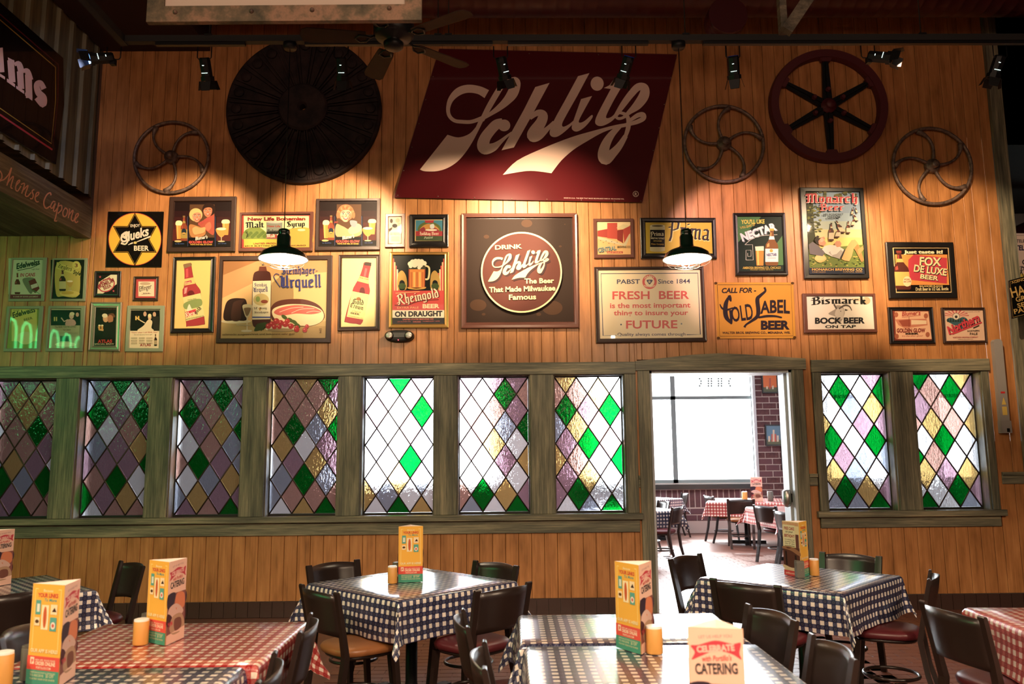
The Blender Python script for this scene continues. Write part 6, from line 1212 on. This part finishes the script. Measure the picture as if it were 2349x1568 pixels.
# ---- signs beyond the post
def flat_sign(label, q, Y, name, art, ox, oy, sc, m='enamel', col=(.5, .4, .35), back='framed'):
    t = thing(name, label, 'sign'); a = [W(x, y, Y) for x, y in q]; MB().prism([tuple(p) for p in a], [(p[0], Y+.02, p[2]) for p in a]).build('plate', mat('sign_plate', col, .4), t)
    A = Art(ox, oy, sc, lambda px, py, k: W(px, py, Y-.0008-k)); art(A); A.build('lettering', M[m], t); return t
def a_tel(A):
    A.poly('e8c4ac', [(350, 285), (900, 290), (930, 780), (390, 780)]); A.l('6a5a58', 5, 360, 782, 352, 292, 900, 296); A.t('2a2430', 'TELEPHONE', 400, 372, 640, 372, 36, .02); A.t('2a2040', 'TELEGRAMS', 388, 458, 720, 458, 56, .04); A.e('2a2430', 505, 592, 40, 34); A.e('e8c4ac', 505, 592, 28, 24)
    A.r('e0b838', 410, 722, 600, 780); A.l('2a2028', 12, 420, 776, 455, 700, 455, 650, 500, 650); A.l('2a2028', 8, 455, 700, 490, 770); A.ring('2a2028', 455, 665, 28, 6, 20); A.t('2a2430', 'TAKEN HERE', 500, 640, 800, 640, 30)
flat_sign('pale enamel sign beginning TEL, behind the black paint sign', P4(2250, 480, 4.9, 345, 268, 900, 272, 935, 900, 395, 880), .55, 'enamel_sign', a_tel, 2250, 480, 4.9, 'enamel', (.55, .4, .34))
def a_paint(A):
    A.poly('0c0c0a', [(320, 800), (900, 640), (950, 1080), (355, 1225)]); g = 'b08c48'; A.l(g, 4, 900, 655, 330, 812, 362, 1212, 940, 1068)
    A.t(g, 'AGENCY FOR', 348, 838, 620, 762, 28, .01); A.t(g, 'HARRISON', 352, 990, 900, 840, 100, .02, 0, 0, 1, -.3); A.t(g, 'GREEN', 398, 1040, 640, 985, 56, .02); A.t(g, 'SEAL', 415, 1105, 600, 1062, 50, .02); A.t(g, 'PAINTS', 378, 1175, 680, 1105, 56, .02)
flat_sign('black hanging sign with gold lettering beside the post', P4(2250, 480, 4.9, 318, 798, 900, 640, 952, 1082, 355, 1228), -.28, 'hanging_sign', a_paint, 2250, 480, 4.9, 'enamel', (.01, .01, .01))
# ---- overhang: the dark sign with big letters, and the painted beam
def xproj(X): return lambda px, py, k: PX(px, py, X+k)
sq = [(-40, -20), (0, 5), (145, 133), (147, 240), (128, 377), (-60, 265)]
t = thing('enamel_sign', 'black sign with big white letters ending ams on the corrugated wall', 'sign')
a = [PX(x, y, XL+.02) for x, y in sq]; MB().prism([(XL-.0, p[1], p[2]) for p in a], [(XL+.02, p[1], p[2]) for p in a]).build('plate', M['blackf'], t)
A = Art(0, 0, 3.919, xproj(XL+.0205)); A.poly('0c0a0a', [(-150, -80), (0, 20), (568, 522), (577, 940), (503, 1478), (-230, 1040)])
A.l('9a7418', 9, -100, 100, 0, 178, 500, 605, 500, 900, 462, 1290, 0, 972, -100, 905); A.l('5a1216', 10, -100, 30, 0, 128, 525, 580, 520, 900, 472, 1350, 0, 1028, -100, 960); A.l('a01c24', 16, 470, 1345, 0, 1030, -100, 965)
w = 'e8b8a0'
for st in (([60, 60], [95, 540, 110, 740]), ([58, 58], [180, 640, 190, 800]), ([62, 60], [255, 670, 262, 880]), ([30, 50, 60], [130, 580, 170, 575, 195, 660]), ([30, 50, 60], [205, 640, 245, 640, 270, 720])): A.l(w, st[0], *st[1], sm=True)
for q_ in ((70, 515, 130, 545, 130, 580, 78, 560), (62, 705, 135, 755, 135, 785, 62, 735), (145, 770, 218, 815, 218, 845, 145, 795), (225, 830, 292, 875, 290, 905, 225, 858)): A.q(w, *q_)
A.l(w, [50, 46, 50, 60, 62, 54, 40], 395, 800, 365, 745, 330, 760, 345, 830, 390, 880, 385, 940, 325, 880, sm=True); A.l(w, [70, 60], -10, 430, 10, 650); A.q(w, -30, 640, 45, 690, 45, 715, -30, 670)
A.build('lettering', M['enamel'], t)
A = Art(0, 340, 6.029, xproj(XL+.001)); w = 'd89a80'
def wr(*a, W_=17): A.l(w, W_, *a, sm=True)
wr(0, 310, 25, 360, 20, 420, -30, 460, 60, 430); wr(60, 430, 120, 360, 160, 270, 95, 515); wr(105, 480, 165, 400, 185, 400, 150, 530, 175, 555); wr(215, 520, 270, 460, 265, 440, 235, 470, 215, 560, 245, 590, 290, 520); wr(290, 500, 340, 490, 300, 625); wr(310, 590, 375, 520, 385, 530, 350, 640, 380, 665, 430, 610)
wr(475, 570, 445, 590, 460, 650, 445, 695, 415, 695); wr(480, 680, 530, 640, 535, 610, 505, 620, 485, 690, 505, 738, 535, 735)
wr(705, 650, 695, 615, 650, 640, 610, 720, 610, 790, 640, 830, 690, 800, W_=19); wr(765, 745, 735, 735, 700, 800, 720, 830, 765, 760, 740, 850, 760, 870, 790, 830); wr(815, 750, 770, 950, 755, 1000, 790, 1005); wr(805, 800, 850, 790, 850, 850, 800, 900); wr(905, 820, 870, 880, 880, 940, 915, 930, 935, 860, 905, 820); wr(965, 830, 945, 965); wr(955, 920, 1000, 860, 1010, 870, 985, 970, 1010, 1005, 1040, 960); wr(1040, 980, 1080, 930, 1080, 900, 1050, 920, 1035, 990, 1050, 1025, 1080, 1010)
A.build('lettering', M['paper'], bpy.data.objects['trim_51'])
# two small city pictures on the far brick pier and two more half hidden
def city(A, x0, y0, x1, y1, sky, k):
    A.r(sky, x0, y0, x1, y1); w_ = x1-x0; h_ = y1-y0; A.r('6a7058', x0, y1-h_*.25, x1, y1)
    for i, (u, hh) in enumerate(((.2, .4), (.4, .55), (.5, .85), (.62, .55), (.78, .45)) if k else ((.3, .2), (.5, .8), (.7, .25))): A.r('e0d0b8' if i % 2 == 0 else 'c06050', x0+w_*(u-.06), y1-h_*(.15+hh*.75), x0+w_*(u+.06), y1-h_*.15)
for n_, (q, sky, k, lb) in enumerate((((50, 85, 225, 305), 'e87838', 0, 'orange tower picture on the far brick pier, top one'), ((92, 712, 270, 935), '6a90a8', 1, 'skyline picture on the far brick pier, middle one'), ((262, 378, 400, 630), '304050', 0, 'dark picture on the far pier half hidden by the jamb, upper'), ((285, 975, 420, 1230), '304858', 1, 'dark picture on the far pier half hidden by the jamb, lower'))):
    x0, y0, x1, y1 = q; o, s_ = (1740, 840), 5.225
    t = thing('framed_picture', lb, 'picture'); Y = BY-.075
    p, r_ = W(o[0]+(x0-14)/s_, o[1]+(y0-14)/s_, Y), W(o[0]+(x1+14)/s_, o[1]+(y1+14)/s_, Y); pi, ri = W(o[0]+x0/s_, o[1]+y0/s_, Y), W(o[0]+x1/s_, o[1]+y1/s_, Y)
    for bx in ((p[0], ri[2], pi[0], pi[2]), (ri[0], ri[2], r_[0], pi[2]), (p[0], pi[2], r_[0], p[2]), (p[0], r_[2], r_[0], ri[2])): MB().box(bx[0], Y, bx[1], bx[2], BY-.031, bx[3]).build('frame_rail', M['blackf'], t)
    A = Art(o[0], o[1], s_, lambda px, py, k_: W(px, py, Y+.01-k_)); city(A, x0, y0, x1, y1, sky, k); A.build('print', M['paper'], t)
# ================================================================ MENUS AND SHAKERS
FACES = {}
def face_yellow(A):   # unit card 0..100 x 0..220
    A.r('f2b21c', 0, 0, 100, 220); A.frame('f8d878', 9, 10, 91, 150, 2); A.t('f8e8b0', 'Because', 35, 17, 65, 17, 6, .01, .2); A.t('d04818', 'YOUR LINKS', 18, 29, 82, 29, 9, .05); A.t('58a090', 'To More', 40, 38, 78, 38, 7, .02, .2)
    A.r('58a898', 14, 36, 30, 68); A.r('e0e8d8', 18, 44, 27, 62); A.r('f8e8b8', 34, 46, 56, 100); A.e('d87828', 45, 73, 6, 24); A.e('c04018', 45, 73, 2.4, 22); A.r('f8e0b0', 62, 44, 82, 66); A.q('3a1c18', 66, 60, 74, 50, 80, 60); A.r('58a898', 62, 72, 82, 102); A.e('f0e0d0', 72, 90, 7, 8); A.e('d05038', 72, 90, 3.6, 4); A.r('f8e0b0', 14, 74, 30, 92); A.e('5a3a18', 22, 83, 6, 4)
    A.t('f8e8b0', 'OUR APP IS HERE!', 8, 150, 92, 150, 8, .03); A.r('e04028', 0, 158, 100, 188); A.r('f4e0c0', 10, 161, 22, 176); A.t('e04028', 'P', 13, 174, 20, 174, 9, .04); A.t('f8d8b8', 'ORDER ONLINE', 26, 177, 88, 177, 8, .04); A.t('f8d8b8', 'NEW APP, GOOD FOOD', 26, 168, 88, 168, 4, .02); A.t('f8d8b8', 'PORTILLOS.COM', 30, 185, 75, 185, 5, .02)
    A.r('3f9a7e', 0, 188, 100, 220); 
    for s_, y, h in (('CREATE AN ACCOUNT & DOWNLOAD', 195, 4), ('TO RECEIVE', 202, 5), ('$5 OFF', 202, 7), ('YOUR FIRST ORDER OF $25 OR MORE', 209, 4)): A.t('c8d0a0', s_, (62 if s_[0] == '$' else 12), y, (86 if s_[0] == '$' else 55 if h == 5 else 90), y, h, .02)
def face_cat(A):
    A.r('f0c0a8', 0, 0, 100, 220); A.t('b08080', 'LET US HELP YOU', 20, 18, 80, 14, 5, .01); A.sm('c8283c', 5, 30, 20, 28, 50, 20, 80, 24, 95, 22, 92, 38, 95, 48, 78, 40, 50, 36, 22, 46, 6, 52, 12, 40); A.t('f0b8a8', 'CELEBRATE', 16, 40, 84, 34, 10, .05); A.t('c83838', "with Portillo's", 25, 54, 78, 50, 9, .02, .2); A.t('3a3438', 'CATERING', 12, 74, 88, 70, 17, .03)
    A.r('8a5048', 0, 88, 100, 200); A.sm('d87848', 50, 90, 90, 95, 95, 130, 60, 140, 40, 120); A.sm('3a2a38', 0, 90, 40, 88, 30, 120, 0, 125); A.sm('d8b0a0', 10, 125, 50, 118, 90, 145, 40, 160, 5, 150); A.sm('4a2028', 0, 140, 25, 150, 30, 175, 0, 170); A.sm('b89070', 30, 150, 80, 150, 98, 190, 40, 200, 15, 180); A.sm('7a4838', 40, 160, 75, 160, 80, 185, 45, 190); A.t('c82838', 'YUM', 5, 175, 30, 172, 12, .03); A.q('f0c0a8', 0, 196, 100, 186, 100, 220, 0, 220)
def face_cake(A):
    A.r('f0e0a8', 0, 0, 100, 220)
    for k in range(14): A.r('d07848', 2+k*7, 3, 5.5+k*7, 16)
    A.r('ece4b8', 6, 14, 78, 100); A.t('a82828', 'FREE CAKE', 12, 34, 74, 34, 12, .03); A.t('4a4438', 'on your', 20, 46, 66, 46, 10, .01, .2); A.t('a82828', 'BIRTHDAY!', 12, 64, 74, 64, 12, .03)
    for k, s_ in enumerate(('On my Birthday, I will', 'be having a FREE', 'slice of cake', 'on my birthday!')): A.t('4a4438', s_, 14, 76+k*8, 72, 76+k*8, 5, .01)
    A.r('6a4038', 80, 50, 98, 110); A.r('5a3428', 0, 104, 100, 190); A.q('2a1a18', 12, 120, 80, 135, 82, 172, 14, 178); A.sm('9a6a48', 0, 104, 50, 102, 100, 118, 100, 135, 50, 118, 0, 112); A.sm('d8c098', 0, 178, 50, 186, 100, 180, 100, 198, 50, 200, 0, 190); A.r('c83030', 0, 198, 100, 220); A.t('f0c8b0', 'portillos.com/birthday', 10, 212, 90, 212, 8, .02)
FACES = {'y': face_yellow, 'c': face_cat, 'k': face_cake}
def tent(label, base, face_ang, faces, s=.166, h=.372, z=.768):
    """three-sided card; base = centre on the table, face_ang = heading of face 0's outward normal (rad)"""
    t = thing('menu_tent', label, 'menu', (base[0], base[1], z), 0, 'three-sided card menus'); ap = s/(2*math.sqrt(3))
    for i in range(3):
        a = face_ang+i*2*PI/3; n_ = np.array([_c(a), _s(a), 0]); u = np.array([-_s(a), _c(a), 0]); c0 = n_*ap; K = 8
        def bulge(v): return n_*(.0006*(1-v*v)) 
        mb = MB(); vs = []
        for off in (0, -.0015):
            for zz in (0, h):
                for k in range(K+1):
                    v = -1+2*k/K; p = c0+u*(v*s/2)+bulge(v)+n_*off; vs.append((p[0], p[1], zz))
        q_ = 2*(K+1); fs = []
        for k in range(K): fs += [(k, k+1, K+2+k, K+1+k), (q_+k, q_+K+1+k, q_+K+2+k, q_+k+1), (K+1+k, K+2+k, q_+K+2+k, q_+K+1+k), (k, q_+k, q_+k+1, k+1)]
        mb.add(vs, fs, True); mb.build('card', M['card'], t)
        A = Art(0, 0, 1, None); A.strips = True
        def pr(x, y, k, c0=c0, u=u, n_=n_): 
            v = (x/50-1); p = c0+u*(v*s/2)+n_*(.0006*(1-v*v)+.0003+k*1.2); return (p[0], p[1], h*(1-y/220))
        A.proj = pr; FACES[faces[i]](A)
        # long flat pieces follow the bulge of the card
        A2v, A2f, A2c = [], [], []
        A.build('print', M['paper'], t)
    return t
def shaker(label, base, m, w=.040, h=.105, square=False, z=.768):
    t = thing('shaker', label, 'shaker', (base[0], base[1], z)); r = w
    MB().lathe([(.0, 0), (r*.97, 0), (r, .004), (r, h-.012), (r*.96, h-.01)], n=4 if square else 24, smooth=not square, m=Matrix.Rotation(PI/4, 4, 'Z') if square else None).build('body', M[m], t)
    MB().lathe([(r*.97, h-.012), (r*.97, h-.002), (r*.8, h), (.0, h)], n=4 if square else 24, smooth=False, m=Matrix.Rotation(PI/4, 4, 'Z') if square else None).build('lid', M['white'] if m == 'kraft' else M['greysh'], t)
def at(px, py): g = G(px, py, .768); return (float(g[0]), float(g[1]))
def to_cam(b): return math.atan2(CAM[1]-b[1], CAM[0]-b[0])
D_ = math.radians
b = at(941, 1332); tent('yellow card menu standing flat-on in the centre of the diamond table', b, to_cam(b)+.03, 'yck')
b = at(1462, 1488); tent('tall yellow and pink card menu on the front middle table', b, to_cam(b)-D_(50), 'ycc')
b = (.60, -6.16); tent('card menu reading celebrate catering, nearest at the bottom edge', b, to_cam(b)-.02, 'cyk', .15)
b = at(378, 1470); tent('yellow and pink card menu on the red-clothed table at left', b, to_cam(b)-D_(58), 'ycc')
b = (-1.74, -5.24); tent('yellow and pink card menu in the bottom left corner', b, to_cam(b)-D_(49), 'ycc')
b = at(-12, 1342); tent('pink card menu cut by the left edge', b, to_cam(b)-D_(75), 'ycc')
b = at(1832, 1320); tent('card menu offering birthday cake on the doorway-side diamond table', b, to_cam(b)-D_(49), 'kyc')
b = (4.55, 5.95); tent('small pink card menu on the far red-clothed table', b, to_cam(b)+.1, 'cyk', .20, .42)
for px, m, lb, w_, sq_ in (((900, 1337), 'kraft', 'amber shaker left of the centre menu, front one', .032, False), ((910, 1327), 'greysh', 'dark shaker left of the centre menu, rear one', .03, False), ((1502, 1497), 'kraft', 'amber shaker right of the tall front menu', .036, False), ((1488, 1478), 'greysh', 'dark shaker behind the tall front menu', .03, False),
                      ((322, 1477), 'kraft', 'amber shaker left of the menu on the red table', .034, False), ((337, 1462), 'greysh', 'dark shaker behind the amber one on the red table', .03, False), ((1869, 1319), 'kraft', 'amber shaker right of the birthday menu', .032, False), ((1835, 1324), 'greysh', 'grey square shaker before the birthday menu', .036, True)):
    shaker(lb, at(*px), m, w_, .115, sq_)
shaker('amber shaker in the bottom left corner', (-1.90, -5.30), 'kraft', .034, .13); shaker('dark shaker in the bottom left corner', (-1.86, -5.2), 'greysh', .03, .13)
shaker('white shaker left of the far menu', (4.32, 5.9), 'kraft', .05, .17); shaker('grey shaker right of the far menu', (4.78, 5.9), 'greysh', .05, .17)
